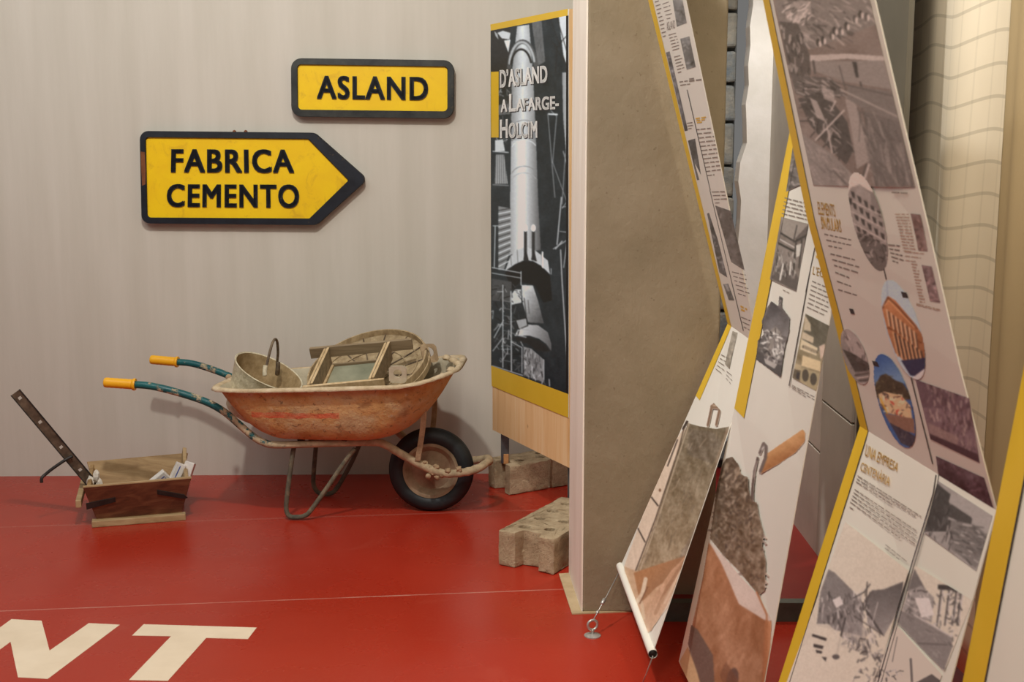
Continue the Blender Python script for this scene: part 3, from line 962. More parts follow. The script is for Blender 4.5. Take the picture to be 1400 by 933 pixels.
for d in (0.008, 0.25):
    bevel(obj('skid', *boxo(tp(Lb / 2, d, 0.0135), ex * (Lb / 2 + .006), ey * 0.02, (0, 0, .0135)), M_TROUGHEDGE, tr), 0.003, 2)
rail = [P(105, 690, tp(0, -.02, 0).y), P(114, 655, tp(0, 0.30, 0).y)]
rd = (rail[1] - rail[0]).normalized()
bevel(obj('end_rail', *boxo((rail[0] + rail[1]) / 2 + ex * .006, rd * (rail[1] - rail[0]).length / 2, ex * .011, rd.cross(ex) * .016), M_TROUGHEDGE, tr), 0.003, 2)
# rim capping: pale worn top edges
obj('worn_edge', *boxo((tp(s0, d0, z0h) + tp(s1, d0, z1h)) / 2 + ey * .008 + Vector((0, 0, .002)), (tp(s1, d0, z1h) - tp(s0, d0, z0h)) / 2, ey * .0085, (0, 0, .0025)), M_TROUGHEDGE, tr)
# dark battens burnt into the front board
fn = (tp(b1, db0, zb) - tp(b0, db0, zb)).cross(tp(s0, d0, z0h) - tp(b0, db0, zb)).normalized()
if fn.y > 0: fn = -fn
fp0 = tp(b0, db0, zb)
for q in ([(365, 772), (490, 747), (492, 765), (368, 798)], [(668, 715), (782, 735), (798, 748), (780, 752), (668, 733)]):
    q = [hit(440 * 0 + x * 340 / 1057, 440 + y * 300 / 933, fp0, fn) for x, y in q]
    obj('dark_mark', *prism(q, fn * 0.0035), M_DARKMETAL, tr)

bar = thing('iron_bar', 'long rusty flat iron bar with square holes, leaning in the wooden trough', 'bar', P(128, 662, 4.93))
bt, bb = P(21, 537, 4.80), P(131, 668, 4.92)
ba = (bb - bt).normalized(); bl_ = (bb - bt).length
vw = (CAM - bt).normalized()
bs = ba.cross(vw).normalized(); bn = bs.cross(ba).normalized()
HW = 0.0195
parts = []
holes = [0.055, 0.30, 0.56, 0.80]
h = 0.0065
prev = 0.0
for f in holes:
    c = f * bl_
    parts.append(boxo(bt + ba * (prev + c - h) / 2, ba * (c - h - prev) / 2, bs * HW, bn * .004))
    for sg in (-1, 1): parts.append(boxo(bt + ba * c + bs * sg * (HW + h) / 2, ba * h, bs * (HW - h) / 2, bn * .004))
    prev = c + h
parts.append(boxo(bt + ba * (prev + bl_) / 2, ba * (bl_ - prev) / 2, bs * HW, bn * .004))
obj('flat_bar', *merge(*parts), M_BAR, bar)
for e in (-1, 1):
    obj('bar_edge', *boxo(bt + ba * bl_ / 2 + bs * e * HW, ba * bl_ / 2, bs * .0022, bn * .007), M_DARKMETAL, bar)
hk = catmull([P(99, 624, 4.87), P(88, 630, 4.85), P(72, 641, 4.83), P(62, 649, 4.82), P(57, 654, 4.81), P(57, 660, 4.81)], 5)
obj('hook', *tube(hk, 0.0065, 10), M_DARKMETAL, bar, True)
r = random.Random(3)
for (x, y, rx) in ((124, 660, .022), (132, 652, .02), (136, 662, .018)):
    c = P(x, y, 4.90)
    bm = bmesh.new(); bmesh.ops.create_icosphere(bm, subdivisions=2, radius=1)
    V = [c + Vector((v.co.x * rx * .7, v.co.y * rx * .7, v.co.z * rx * 1.3)) * r.uniform(.8, 1.15) for v in bm.verts]
    Q = [tuple(v.index for v in f.verts) for f in bm.faces]; bm.free()
    obj('plaster_lump', V, Q, M_PLASTERLUMP, bar)

def packet(px0, px1, wpx, Y, label, blue, roll):
    """box between two pixel points, its broad face turned to the camera"""
    a, b = P(px0[0], px0[1], Y), P(px1[0], px1[1], Y + .02)
    c = (a + b) / 2; ax = (b - a) / 2
    v = (CAM - c).normalized()
    t = Matrix.Rotation(roll, 3, ax.normalized()) @ v
    side = ax.normalized().cross(t).normalized()
    n = side.cross(ax.normalized()).normalized()
    hw = wpx / 2 / FPX * Y
    root = thing('paper_packet', label, 'packet', c - Vector((0, 0, .03)), 'white packets inside the wooden trough')
    o = bevel(obj('wrapper', *boxo(c, ax, side * hw, n * .014), M_PACKET, root), 0.004, 2)
    for k in blue:
        obj('printed_band', *boxo(c + side * hw * k + n * .0143, ax * .75, side * hw * .10, n * .0006), M_BLUEINK, root)
packet((203, 668), (228, 648), 16, 4.97, 'white paper packet with blue print lying lowest in the wooden trough', (0.25, -0.2), 0.5)
packet((236, 660), (248, 634), 14, 5.0, 'white paper packet leaning upright between two others in the wooden trough', (-0.1,), 0.2)
packet((253, 656), (261, 632), 14, 5.02, 'dog-eared white paper packet against the right end of the wooden trough', (), -0.3)

# ------------------------------------------------------------------ wheelbarrow
th = math.radians(-3.2)
BO = P(590, 639, 5.03); BO = Vector((BO.x, 5.03, 0))
BX = Vector((math.cos(th), math.sin(th), 0)); BY = Vector((-math.sin(th), math.cos(th), 0))
def L(px, py, yl): return hit(px, py, BO + BY * yl, BY)
def loc(p): d = p - BO; return d.dot(BX), d.dot(BY), d.z
def B(x, y, z): return BO + BX * x + BY * y + Vector((0, 0, z))
bw = thing('wheelbarrow', 'old wheelbarrow with rusty orange tray and teal handles, standing before the beige wall', 'wheelbarrow', BO)
TRAY_RED_Z = loc(L(405, 568, -.27))[2]
TRAY_RED_X0 = (L(344, 568, -.27) - BO).x; TRAY_RED_X1 = (L(464, 568, -.27) - BO).x
M_TRAY = tray_material()
# frame: one bent tube, near side traced, far side mirrored
near = [((181, 526), -.262), ((206, 528), -.26), ((240, 536), -.25), ((280, 549), -.235), ((306, 563), -.222), ((326, 580), -.21), ((346, 597), -.202), ((360, 605), -.2), ((376, 608.5), -.197),
        ((420, 607.5), -.19), ((470, 606), -.175), ((512, 605), -.15), ((528, 609), -.132), ((545, 619), -.118), ((575, 636), -.105), ((600, 646), -.1), ((616, 648), -.098), ((640, 645), -.09), ((655, 640), -.07), ((664, 634), -.04)]
npts = [loc(L(p[0], p[1], y)) for p, y in near]
tip = npts[-1]
full = [B(*p) for p in npts] + [B(tip[0] + .012, 0, tip[2] + .002)] + [B(p[0], -p[1], p[2]) for p in npts[::-1]]
fp = catmull(full, 4)
rr = random.Random(2)
rs = []
for p in fp:
    x = loc(p)[0]
    lump = max(0, min(1, (x + .35) / .3)) * rr.uniform(0, .0035)
    rs.append(0.0148 + lump)
obj('frame', *tube(fp, rs, 14), M_TEAL, bw, True)
g0 = npts[0]; g1 = loc(L(142, 523, -.268))
for sg in (1, -1):
    a, b = B(g0[0] + .012, sg * g0[1], g0[2]), B(g1[0], sg * g1[1], g1[2])
    d = b - a; n = 12
    prof = [(0.0, -.001), (.0235, -.001), (.0245, .003), (.0235, .009), (.0195, .013)] + [(.0195 + .0008 * (k % 2), .013 + (d.length - .02) * k / n) for k in range(1, n + 1)] + [(.018, d.length - .003), (.012, d.length), (0.0, d.length)]
    o = obj('grip', *lathe(prof, a, d, 24), M_GRIP, bw); smooth_by_angle(o, 40)
# tray
xl, xr = loc(L(290, 537, -.30))[0], loc(L(626, 500, -.02))[0]
bxl, bxr = loc(L(388, 600, -.19))[0], loc(L(512, 601, -.19))[0]
ztop = loc(L(300, 534, -.30))[2]; zbot = loc(L(440, 601, -.19))[2]
def rim_z(x):
    t = (x - xl) / (xr - xl)
    return ztop + 0.030 * max(0, (t - .15)) + 0.035 * max(0, (t - .72) / .28) ** 1.5
def ring(b, z, lift=0.0, grow=0.0):
    out = []
    n = 72
    for k in range(n):
        a = 2 * math.pi * k / n
        ca, sa = math.cos(a), math.sin(a)
        e = 2 / (6.5 + 1.5 * b)
        cx = abs(ca) ** e * (1 if ca >= 0 else -1); sy = abs(sa) ** e * (1 if sa >= 0 else -1)
        tx0, tx1 = bxl + (xl - bxl) * b, bxr + (xr - bxr) * b
        w = 0.19 + (0.305 - 0.19) * b ** 0.8
        wn = 1 - (0.34 * b + .1) * max(0, (cx - .62) / .38) ** 1.7
        x = (tx0 + tx1) / 2 + cx * ((tx1 - tx0) / 2 + grow)
        y = sy * (w * wn + grow)
        tt = max(0, min(1, (x - xl) / (xr - xl)))
        zz_ = zbot + (rim_z(x) - zbot - .034 * (1 - tt) * (y + .3) / .6) * z + lift
        out.append((x, y, zz_))
    return out
rings = []
for t in (0.0, .015, .05, .1, .17, .26, .38, .52, .68, .84, 1.0):
    rings.append(ring(0.0 if t == 0 else t ** 0.5, t))
rings.insert(0, [((bxl + bxr) / 2 + (x - (bxl + bxr) / 2) * .6, y * .6, z) for x, y, z in rings[0]])
rings.append(ring(1.0, 1.0, .004, .006)); rings.append(ring(1.0, 1.0, .004, .018)); rings.append(ring(1.0, 1.0, -.006, .022))
V, Q, mi = [], [], []
rr = random.Random(8)
for ri, rg in enumerate(rings):
    for k, p in enumerate(rg):
        j = 0.0016 if ri >= len(rings) - 4 else 0.0012
        V.append(B(p[0], p[1], p[2] + (rr.uniform(-j, j) if ri > 1 else 0)))
n = 72
for i in range(len(rings) - 1):
    for k in range(n):
        a, b = i * n + k, i * n + (k + 1) % n
        Q.append((a, b, b + n, a + n)); mi.append(0 if i < len(rings) - 4 else 2)
Q.append(tuple(range(n))[::-1]); mi.append(0)
off = Vector(bw['_base'])
me = bpy.data.meshes.new('tray')
me.from_pydata([tuple(v - off) for v in V], [], Q)
for m in (M_TRAY, M_TRAYIN, M_RIMCEM): me.materials.append(m)
me.polygons.foreach_set('material_index', mi)
me.polygons.foreach_set('use_smooth', [True] * len(mi))
tray = bpy.data.objects.new('tray', me); C.objects.link(tray); tray.parent = bw; tray['_base'] = list(off)
m = tray.modifiers.new('thickness', 'SOLIDIFY'); m.thickness = 0.005; m.offset = -1; m.material_offset = 1; m.material_offset_rim = 2
rr = random.Random(31)
for (px_, py_, yl) in ((606, 514, -.16), (618, 506, -.10), (626, 497, -.02), (620, 492, .07), (611, 489, .14)):
    c = L(px_, py_, yl)
    bm = bmesh.new(); bmesh.ops.create_icosphere(bm, subdivisions=2, radius=.016)
    V = [c + Vector((v.co.x * 1.3, v.co.y * 2.2, v.co.z * .7)) * rr.uniform(.75, 1.25) for v in bm.verts]
    Q = [tuple(v.index for v in f.verts) for f in bm.faces]; bm.free()
    obj('cement_crust', V, Q, M_RIMCEM, bw, True)
# wheel
wc = loc(L(590, 639, 0)); R = 0.176
wcen = B(wc[0], 0, R)
prof = []
for k in range(25):
    a = -math.pi * .5 * 1.0 + 0  # placeholder start
tyre = []
for k in range(29):
    a = math.radians(-150 + 300 * k / 28)
    rad = (R - .036) + .036 * math.cos(a) * (1.0)
    tyre.append((rad, .040 * math.sin(a)))
tyre = [(p[0], p[1]) for p in tyre]
V, Q = lathe(tyre, wcen, BY, 72)
o = obj('tyre', V, Q, M_RUBBER, bw); smooth_by_angle(o, 60)
for off_ in (-.012, 0.0, .005):
    obj('tread_groove', *lathe([(R - .0015, off_ - .0025), (R + .0008, off_ - .001), (R + .0008, off_ + .001), (R - .0015, off_ + .0025)], wcen, BY, 72), M_RUBBER, bw, True)
disc = [(0.0, -.034), (.02, -.034), (.026, -.026), (.05, -.014), (.082, -.012), (.094, -.024), (.104, -.033), (.116, -.034), (.118, -.024), (.118, .024), (.116, .034), (.104, .033), (.094, .024), (.082, .005), (.05, .014), (.026, .026), (.02, .034), (0.0, .034)]
o = obj('wheel_disc', *lathe(disc, wcen, BY, 56), M_WHEELRIM, bw); smooth_by_angle(o, 30)
obj('axle', *tube([B(wc[0], -.118, R), B(wc[0], .118, R)], .011, 12), M_CEMTUBE, bw, True)
# legs
for (pts, yl) in (([(403, 606), (400, 622), (396, 650), (392, 680), (391.5, 694), (396, 701.5), (406, 702.5), (416, 701), (425, 694), (450, 662), (470, 634), (485, 614)], -.172),
                  ([(433, 600), (431, 620), (428.5, 650), (429, 661), (434, 669), (442, 671.5), (452, 671), (459, 666), (470, 650), (484, 625), (492, 606)], .176)):
    q = [L(x, y, yl) for x, y in pts]
    zmin = min(p.z for p in q)
    q = [Vector((p.x, p.y, p.z - (zmin - .0104) * max(0, min(1, (.2 - p.z) / .2)))) for p in q]
    obj('leg', *tube(catmull(q, 5), .0097, 12), M_LEG, bw, True)
# struts from the tray front to the axle
for (a, b, yl0, yl1) in (((581, 540), (571, 630), -.17, -.125), ((594, 528), (590, 600), .17, .125)):
    p0, p1 = L(a[0], a[1], yl0), L(b[0], b[1], yl1)
    mid = (p0 + p1) / 2 + BX * .006
    path = catmull([p0, mid, p1], 4)
    parts = []
    for i in range(len(path) - 1):
        d = (path[i + 1] - path[i]); parts.append(boxo((path[i] + path[i + 1]) / 2, d / 2 * 1.04, BX * .011, BY * .003))
    obj('strut', *merge(*parts), M_CEMTUBE, bw)
# saddle brackets between frame and tray
for x in (410, 425, 470):
    for sg in (-1, 1):
        p = loc(L(x, 603, -.19))
        bevel(obj('saddle_bracket', *boxo(B(p[0], sg * .165, p[2] + .004), BX * .012, BY * .02, (0, 0, .016)), M_DARKMETAL, bw), .003, 1)
p0 = loc(L(425, 606, -.19))
obj('cross_bar', *tube([B(p0[0], -.19, p0[2]), B(p0[0], .19, p0[2])], .010, 10), M_LEG, bw, True)
# lifting lugs with holes on the rim
def lug(c, ux, uz, w, hh, hole, mat):
    n = 20
    out, inn = [], []
    for k in range(n):
        a = 2 * math.pi * k / n
        s, cc = math.sin(a), math.cos(a)
        ox = w * max(-1, min(1, cc * 1.25)); oz = hh * (max(-1, min(1, s * 1.2)))
        out.append((ox, oz)); inn.append((hole * cc, hole * s + hh * .12))
    y = ux.cross(uz).normalized() * .005
    V, Q = [], []
    for sg in (-1, 1):
        V += [c + ux * a + uz * b + y * sg for a, b in out]; V += [c + ux * a + uz * b + y * sg for a, b in inn]
    for k in range(n):
        j = (k + 1) % n
        Q += [(k, j, n + j, n + k), (2 * n + k, 3 * n + k, 3 * n + j, 2 * n + j), (k, 2 * n + k, 2 * n + j, j), (n + k, n + j, 3 * n + j, 3 * n + k)]
    return obj('lug', V, Q, mat, bw)
c = L(544, 512, -.298)
lug(c, BX * 1.0, Vector((0, -.1, 1)).normalized(), .0345, .034, .0165, M_TRAYIN)
c = L(587, 483, .17)
lug(c, (BX + BY * .3).normalized(), Vector((-.2, .1, 1)).normalized(), .034, .04, .02, M_CEMTUBE)
c = L(313, 516, .1)
obj('handle_bolt', *lathe([(0, .005), (.012, .01), (.014, 0), (0, 0)], c, -BY, 14), M_CEMTUBE, bw, True)
# cement crusts on the frame near the wheel
rr = random.Random(12)
for (x, y) in ((596, 639), (604, 650), (590, 646), (612, 644), (628, 642), (598, 652), (586, 640), (580, 634)):
    c = L(x, y, -.104)
    bm = bmesh.new(); bmesh.ops.create_icosphere(bm, subdivisions=2, radius=.013)
    V = [c + v.co * rr.uniform(.6, 1.3) for v in bm.verts]
    Q = [tuple(v.index for v in f.verts) for f in bm.faces]; bm.free()
    obj('cement_crust', V, Q, M_CEMTUBE, bw)

# bucket lying in the tray
bc = L(368, 508, -.02)
bn_ = Vector((.46, -.13, .885)).normalized()
bk = thing('mortar_bucket', 'cement-crusted mortar bucket tipped over at the handle end of the wheelbarrow tray', 'bucket', bc - bn_ * .2)
Rb = .148
prof = [(0.0, -.205), (.10, -.205), (.104, -.20), (.125, -.1), (Rb, -.004), (Rb + .003, 0.0), (Rb, .003), (Rb - .005, 0.0)]
o = obj('bucket_wall', *lathe(prof, bc, bn_, 56), M_BUCKET, bk); smooth_by_angle(o, 50)
prof = [(Rb - .005, 0.0), (.120, -.1), (.099, -.195), (0.0, -.197)]
o = obj('bucket_lining', *lathe(prof, bc, bn_, 56), M_BUCKETIN, bk); smooth_by_angle(o, 50)
hp = catmull([L(362, 514, -.16), L(365, 498, -.13), L(369, 481, -.09), L(373, 468, -.05), L(376.5, 464, -.02), L(379, 468, .0), L(380, 482, .03), L(379, 496, .05), L(379, 510, .06)], 5)
obj('bail_handle', *tube(hp, .0055, 10), M_WIRE, bk, True)
hp = catmull([L(362, 514, -.16), L(362, 508, -.158), L(363, 500, -.152)], 4)
obj('handle_sleeve', *tube(hp, .009, 10), M_BUCKET, bk, True)
hp = catmull([L(379, 512, .06), L(380, 503, .045), L(380, 495, .045)], 4)
obj('handle_sleeve', *tube(hp, .0095, 10), M_WIRE, bk, True)

# wooden mould frame
mo0, mo1 = P(447, 476, 5.12), P(530, 468, 5.12)
mf0, mf1 = P(424, 525, 4.875), P(508, 517, 4.875)
e1 = (mo1 - mo0).normalized(); e2 = (mf0 - mo0); e2 = (e2 - e1 * e2.dot(e1))
sk = (mf0 - mo0)
mn = e1.cross(sk).normalized()
if mn.z < 0: mn = -mn
DEP = .085
md = thing('mould_frame', 'wooden mould frame with greenish base, tilted on the near rim of the wheelbarrow', 'mould', mf0 - mn * DEP)
sd = sk.normalized()
def plank(name, a, b, w, dep, mat, side, th=None):
    """plank between two opening corners, going down by dep"""
    return bevel(obj(name, *prism([a, b, b + side * w, a + side * w], -mn * dep), mat, md), .0015, 1)
bk0, bk1 = P(422, 478, 5.12), P(562, 465, 5.12)
plank('back_plank', bk0 - sd * .004, bk1 - sd * .004, .014, .05, M_OLDWOOD, -sd)
for a, b in ((mo0, mf0), (mo1, mf1)):
    plank('side_board', a, b, .010, DEP, M_OLDWOOD, e1)
    plank('side_board', a - e1 * .0135, b - e1 * .0135, .010, DEP, M_OLDEDGE, e1)
    obj('board_edge', *prism([a + mn * .0006, b + mn * .0006, b + e1 * .010 + mn * .0006, a + e1 * .010 + mn * .0006], mn * .0012), M_OLDEDGE, md)
plank('front_board', mf0 - e1 * .03 + mn * -.004, mf1 + e1 * .05 + mn * -.004, .012, DEP * .8, M_OLDEDGE, sd)
obj('mould_base', *prism([mo0 - mn * DEP, mo1 - mn * DEP, mf1 - mn * DEP, mf0 - mn * DEP], -mn * .008), M_GREENBASE, md)
obj('inner_batten', *boxo((mo0 + mf0) / 2 + e1 * .016 - mn * (DEP - .006), sk * .45, e1 * .005, mn * .005), M_OLDEDGE, md)
obj('inner_batten', *boxo((mo0 + mo1) / 2 + sd * .012 - mn * (DEP - .006), (mo1 - mo0) * .44, sd * .005, mn * .005), M_OLDWOOD, md)

# round sieve behind the mould
sc_ = P(501, 498, 5.2)
sn = Vector((-.22, -.40, .89)).normalized()
sv = thing('round_sieve', 'round wooden sieve with woven bottom, tilted behind the mould frame in the wheelbarrow', 'sieve', sc_ - sn * .06)
RS = .262
prof = [(RS - .008, -.062), (RS, -.062), (RS + .002, -.02), (RS, 0.0), (RS - .007, .001), (RS - .008, -.01), (RS - .008, -.062)]
o = obj('hoop', *lathe(prof, sc_, sn, 72), M_HOOP, sv); smooth_by_angle(o, 35)
o = obj('outer_hoop', *lathe([(RS + .003, -.05), (RS + .009, -.05), (RS + .009, -.026), (RS + .003, -.026)], sc_, sn, 72), M_HOOP, sv)
dome = [(0.0, -.058)] + [(RS * k / 8 - (.008 if k == 8 else 0), -.058 + .030 * (k / 8) ** 2) for k in range(1, 9)]
o = obj('woven_bottom', *lathe(dome, sc_, sn, 64), M_SIEVE, sv, True)
mm = o.modifiers.new('thickness', 'SOLIDIFY'); mm.thickness = .003
u = sn.orthogonal().normalized(); w_ = sn.cross(u)
rr = random.Random(6)
for k in range(14):
    a = math.pi * 2 * k / 14 + rr.uniform(-.06, .06)
    d = u * math.cos(a) + w_ * math.sin(a)
    path = [sc_ + d * (RS * t - (.008 if t > .99 else 0)) + sn * (-.053 + .030 * t ** 2) for t in (.04, .2, .4, .6, .8, .97)]
    obj('rib', *tube(path, .0032, 6), M_WIRE, sv, True)
for t in (.35, .6, .82):
    path = [sc_ + (u * math.cos(a) + w_ * math.sin(a)) * RS * t + sn * (-.052 + .030 * t ** 2) for a in [2 * math.pi * k / 40 for k in range(41)]]
    obj('ring_strand', *tube(path, .0026, 6, False), M_SIEVE, sv, True)

# ------------------------------------------------------------------ perforated concrete blocks
def block(label, p_left, p_near, length, height, rows, notch):
    """floor pixels of the two lower corners of the end facing us; the block runs back from there"""
    a, b = F(*p_left), F(*p_near)
    e = (b - a); wd = e.length; e.normalize()
    f = Vector((-e.y, e.x, 0))
    if f.y < 0: f = -f
    cu = bpy.data.curves.new('block', 'CURVE'); cu.dimensions = '2D'; cu.fill_mode = 'BOTH'
    def spl(pts):
        s = cu.splines.new('POLY'); s.points.add(len(pts) - 1)
        for i, (x, y) in enumerate(pts): s.points[i].co = (x, y, 0, 1)
        s.use_cyclic_u = True
    n0, n1, nd = notch
    spl([(0, 0), (wd * n0, 0), (wd * (n0 + .05), nd), (wd * (n1 - .04), nd + .004), (wd * n1, .004), (wd, 0), (wd, length * .47), (wd - .012, length * .48), (wd - .012, length * .52), (wd, length * .53), (wd, length), (0, length)])
    for (u_, v_) in rows:
        spl([(wd * u_ + .022 * math.cos(t), v_ + .020 * math.sin(t)) for t in [2 * math.pi * k / 18 for k in range(18)]])
    cu.extrude = height / 2; cu.bevel_depth = .004; cu.bevel_resolution = 1; cu.offset = -.004
    o = bpy.data.objects.new('tmp', cu); C.objects.link(o)
    dg = bpy.context.evaluated_depsgraph_get()
    me = bpy.data.meshes.new_from_object(o.evaluated_get(dg)); bpy.data.objects.remove(o)
    me.name = 'concrete_block'
    bm = bmesh.new(); bm.from_mesh(me)
    bmesh.ops.remove_doubles(bm, verts=bm.verts, dist=1e-5)
    bmesh.ops.triangulate(bm, faces=[q for q in bm.faces if len(q.verts) > 4])
    for _ in range(6):
        ed = [q for q in bm.edges if q.calc_length() > .03]
        if not ed: break
        bmesh.ops.subdivide_edges(bm, edges=ed, cuts=1)
        bmesh.ops.triangulate(bm, faces=[q for q in bm.faces if len(q.verts) > 4])
    rr = random.Random(len(label))
    for v in bm.verts:
        v.co.x += rr.uniform(-.0022, .0022); v.co.y += rr.uniform(-.0022, .0022); v.co.z += rr.uniform(-.0012, .0018)
    zmin = min(v.co.z for v in bm.verts)
    for v in bm.verts: v.co.z -= zmin
    bm.to_mesh(me); bm.free()
    me.transform(Matrix(((e.x, f.x, 0, 0), (e.y, f.y, 0, 0), (0, 0, 1, 0), (0, 0, 0, 1))))
    me.materials.clear(); me.materials.append(M_CONCRETE)
    o = bpy.data.objects.new('concrete_block', me); C.objects.link(o)
    o.location = a
    smooth_by_angle(o, 38)
    o['label'] = label; o['category'] = 'block'; o['group'] = 'perforated concrete blocks under the display panel'
block('nearer perforated concrete block with round holes, beside the foot of the partition', (682, 773), (757, 787), .50, .122,
      [(.27, .085), (.70, .10), (.27, .20), (.70, .21), (.27, .31), (.70, .32), (.27, .42), (.70, .42)], (.30, .72, .042))
block('farther perforated concrete block under the panel post, beside the wheelbarrow wheel', (668, 665), (697, 678), .42, .122,
      [(.62, .09), (.62, .20), (.62, .31), (.25, .24), (.25, .35)], (.30, .74, .042))

# ------------------------------------------------------------------ display panel with the factory poster
PP = Patch([((672, 34), (778, 12)), ((673.5, 588), (778, 640))], 5.36, 4.73)
BT = 0.022
pa, pb = PP.at(0, 0), PP.at(1, 0)
dpn = thing('display_panel', 'upright display panel with a kiln poster on a spruce board', 'display panel', (PP.at(0.5, 1).x, PP.at(0.5, 1).y, 0))
obj('board', *merge(), M_BOARD, dpn) if False else PP.solid('board', M_BOARD, dpn, BT)
PQ = Patch([((672, 34), (778, 12)), ((673, 528), (778, 571.5))], 5.36, 4.73)
sheet = PQ.solid('poster_sheet', M_SHEET, dpn, -0.0012)
pz = lambda pts: [(650 + x * .3, y * .3) for x, y in pts]          # upper half of the poster
pw = lambda pts: [(650 + x * .3, 270 + y * .3) for x, y in pts]    # lower half
PO = .002
o = PQ.quad('yellow_band', [(671, 33.5), (777, 12), (776.5, 21.5), (671.5, 42)], M_YELLOW, sheet, PO)
o = PQ.quad('yellow_band', [(672, 500), (777.5, 539), (777.5, 571.5), (672.8, 528)], M_YELLOW, sheet, PO)
cv = Canvas(668, 8, 782, 545, (36, 42, 45), 2.2)
cv.noise(10, 9, 14, 1)
G = lambda v, t=1.0: (v * .985, v, v * 1.005)
# upper half
cv.poly(pz([(75, 135), (160, 115), (160, 330), (75, 330)]), G(40))
for q, g in (([(100, 150), (125, 140), (160, 150), (155, 180), (120, 175)], 175), ([(130, 185), (160, 180), (150, 240)], 190), ([(85, 140), (100, 155), (105, 180), (92, 165)], 150)):
    cv.poly(pz(q), G(g))
cv.poly(pz([(255, 95), (300, 80), (318, 280), (285, 300)]), G(84)); cv.noise(16, 2, 8, 3, pz([(255, 95), (300, 80), (318, 280), (285, 300)]))
cv.poly(pz([(380, 75), (422, 66), (422, 330), (402, 260), (388, 150)]), G(176))
cv.grad(pz([(395, 330), (425, 330), (425, 900), (415, 720), (400, 540)]), (768, 100), G(120), (778, 100), G(160))
for q in ([(345, 95), (415, 300)], [(372, 80), (418, 240)], [(360, 210), (420, 300)], [(350, 190), (372, 215), (395, 190)], [(372, 215), (365, 330)], [(380, 200), (420, 160)]):
    cv.line(pz(q), 1.0, G(30))
# the kiln pipe
pipe = pz([(190, 120), (245, 112), (262, 330), (275, 600), (287, 935)]) + pw([(298, 240), (155, 262), (158, 0)]) + pz([(160, 880), (162, 600), (166, 330)])
cv.grad(pipe, (699, 200), G(120), (738, 200), G(92), (.40, G(186)))
cv.noise(12, 5, 30, 4, pipe)
cv.grad(pz([(163, 640), (276, 640), (287, 935)]) + pw([(298, 240), (155, 262), (158, 0)]), (698, 300), G(150), (738, 300), G(84), (.40, G(214)))
arc = lambda cx, cy, rx, ry, a0, a1, n=16: [(cx + rx * math.cos(math.radians(a0 + (a1 - a0) * k / n)), cy + ry * math.sin(math.radians(a0 + (a1 - a0) * k / n))) for k in range(n + 1)]
cv.line(pz(arc(215, 330, 62, 140, 190, 352)), 6.0, G(70))
cv.line(pz(arc(212, 310, 58, 118, 190, 345)), 3.0, G(150))
cv.line(pz(arc(208, 315, 48, 90, 195, 340)), 2.6, G(30))
for y, g in ((560, 120), (625, 110), (650, 190), (770, 120), (800, 150)):
    cv.line(pz(arc(222, y + 34, 58, 46, 200, 335)), 1.0, G(g))
cv.poly(pz([(100, 480), (160, 470), (160, 520), (105, 525)]), G(90))
cv.clutter(pz([(78, 350), (160, 350), (160, 640), (78, 640)]), 60, [G(60), G(90), G(140)], (3, 9), (.6, 1.4), 7)
cv.poly(pz([(90, 640), (125, 635), (135, 690), (90, 690)]), G(178))
cv.poly(pz([(92, 705), (130, 705), (148, 838), (88, 838)]), G(150))
for k in range(6): cv.line(pz([(94 + 8 * k, 700), (90 + 10 * k, 838)]), .8, G(60))
cv.line(pz([(80, 690), (150, 695)]), 1.2, G(190)); cv.line(pz([(80, 842), (150, 846)]), 1.4, G(120))
for q, wd in (([(330, 520), (362, 900)], 1.0), ([(345, 505), (370, 530), (352, 740)], 1.0), ([(352, 740), (420, 930)], .9), ([(400, 690), (420, 760)], 1.4), ([(410, 700), (395, 930)], 1.0)):
    cv.line(pz(q), wd, G(130))
cv.line(pz([(335, 520), (372, 522)]), 2.2, G(180))
# lower half
slat = pw([(105, 40), (160, 50), (160, 235), (130, 330), (105, 330)])
cv.poly(slat, G(120))
for k in range(18): cv.line(pw([(106, 60 + 15 * k), (158, 50 + 14 * k)]), 1.4, G(196 if k % 2 else 60))
cv.poly(pw([(135, 335), (160, 268), (195, 240), (225, 225), (268, 238), (330, 288), (340, 352), (300, 312), (262, 290), (222, 286), (180, 305)]), G(176))
for x, y0, y1 in ((160, 262, 310), (190, 240, 298), (268, 236, 292), (300, 258, 318)): cv.line(pw([(x, y0), (x + 4, y1)]), 1.0, G(110))
cv.line(pw([(306, 250), (306, 330)]), 2.0, G(214))
cv.poly(pw([(135, 345), (180, 308), (222, 290), (262, 294), (300, 316), (340, 358), (350, 470), (310, 480), (270, 400), (205, 385), (165, 420)]), G(20))
for x in (228, 264):
    cv.line(pw([(x, 150), (x, 270)]), 4.2, G(46)); cv.ell(650 + x * .3, 270 + 140 * .3, 3.2, 5, G(222))
    cv.poly(pw([(x - 10, 285), (x - 4, 250), (x + 6, 250), (x + 16, 292)]), G(40))
drum = pw([(210, 400), (262, 402), (285, 470), (312, 575), (240, 570), (215, 480)])
cv.grad(drum, (710, 410), G(190), (742, 430), G(84)); cv.noise(14, 4, 4, 9, drum)
cv.poly(pw([(163, 445), (180, 420), (208, 420), (210, 480), (165, 490)]), G(186))
cv.line(pw([(222, 460), (232, 540)]), 1.2, G(60)); cv.line(pw([(240, 470), (245, 530)]), .9, G(70))
ringp = pw([(178, 632), (196, 600), (235, 580), (285, 583), (330, 615), (345, 665), (345, 700), (322, 668), (290, 645), (245, 630), (200, 632)])
cv.grad(ringp, (705, 455), G(205), (752, 470), G(90))
cv.poly(pw([(182, 640), (245, 636), (290, 652), (322, 676), (340, 702), (280, 700), (235, 665), (190, 658)]), G(34))
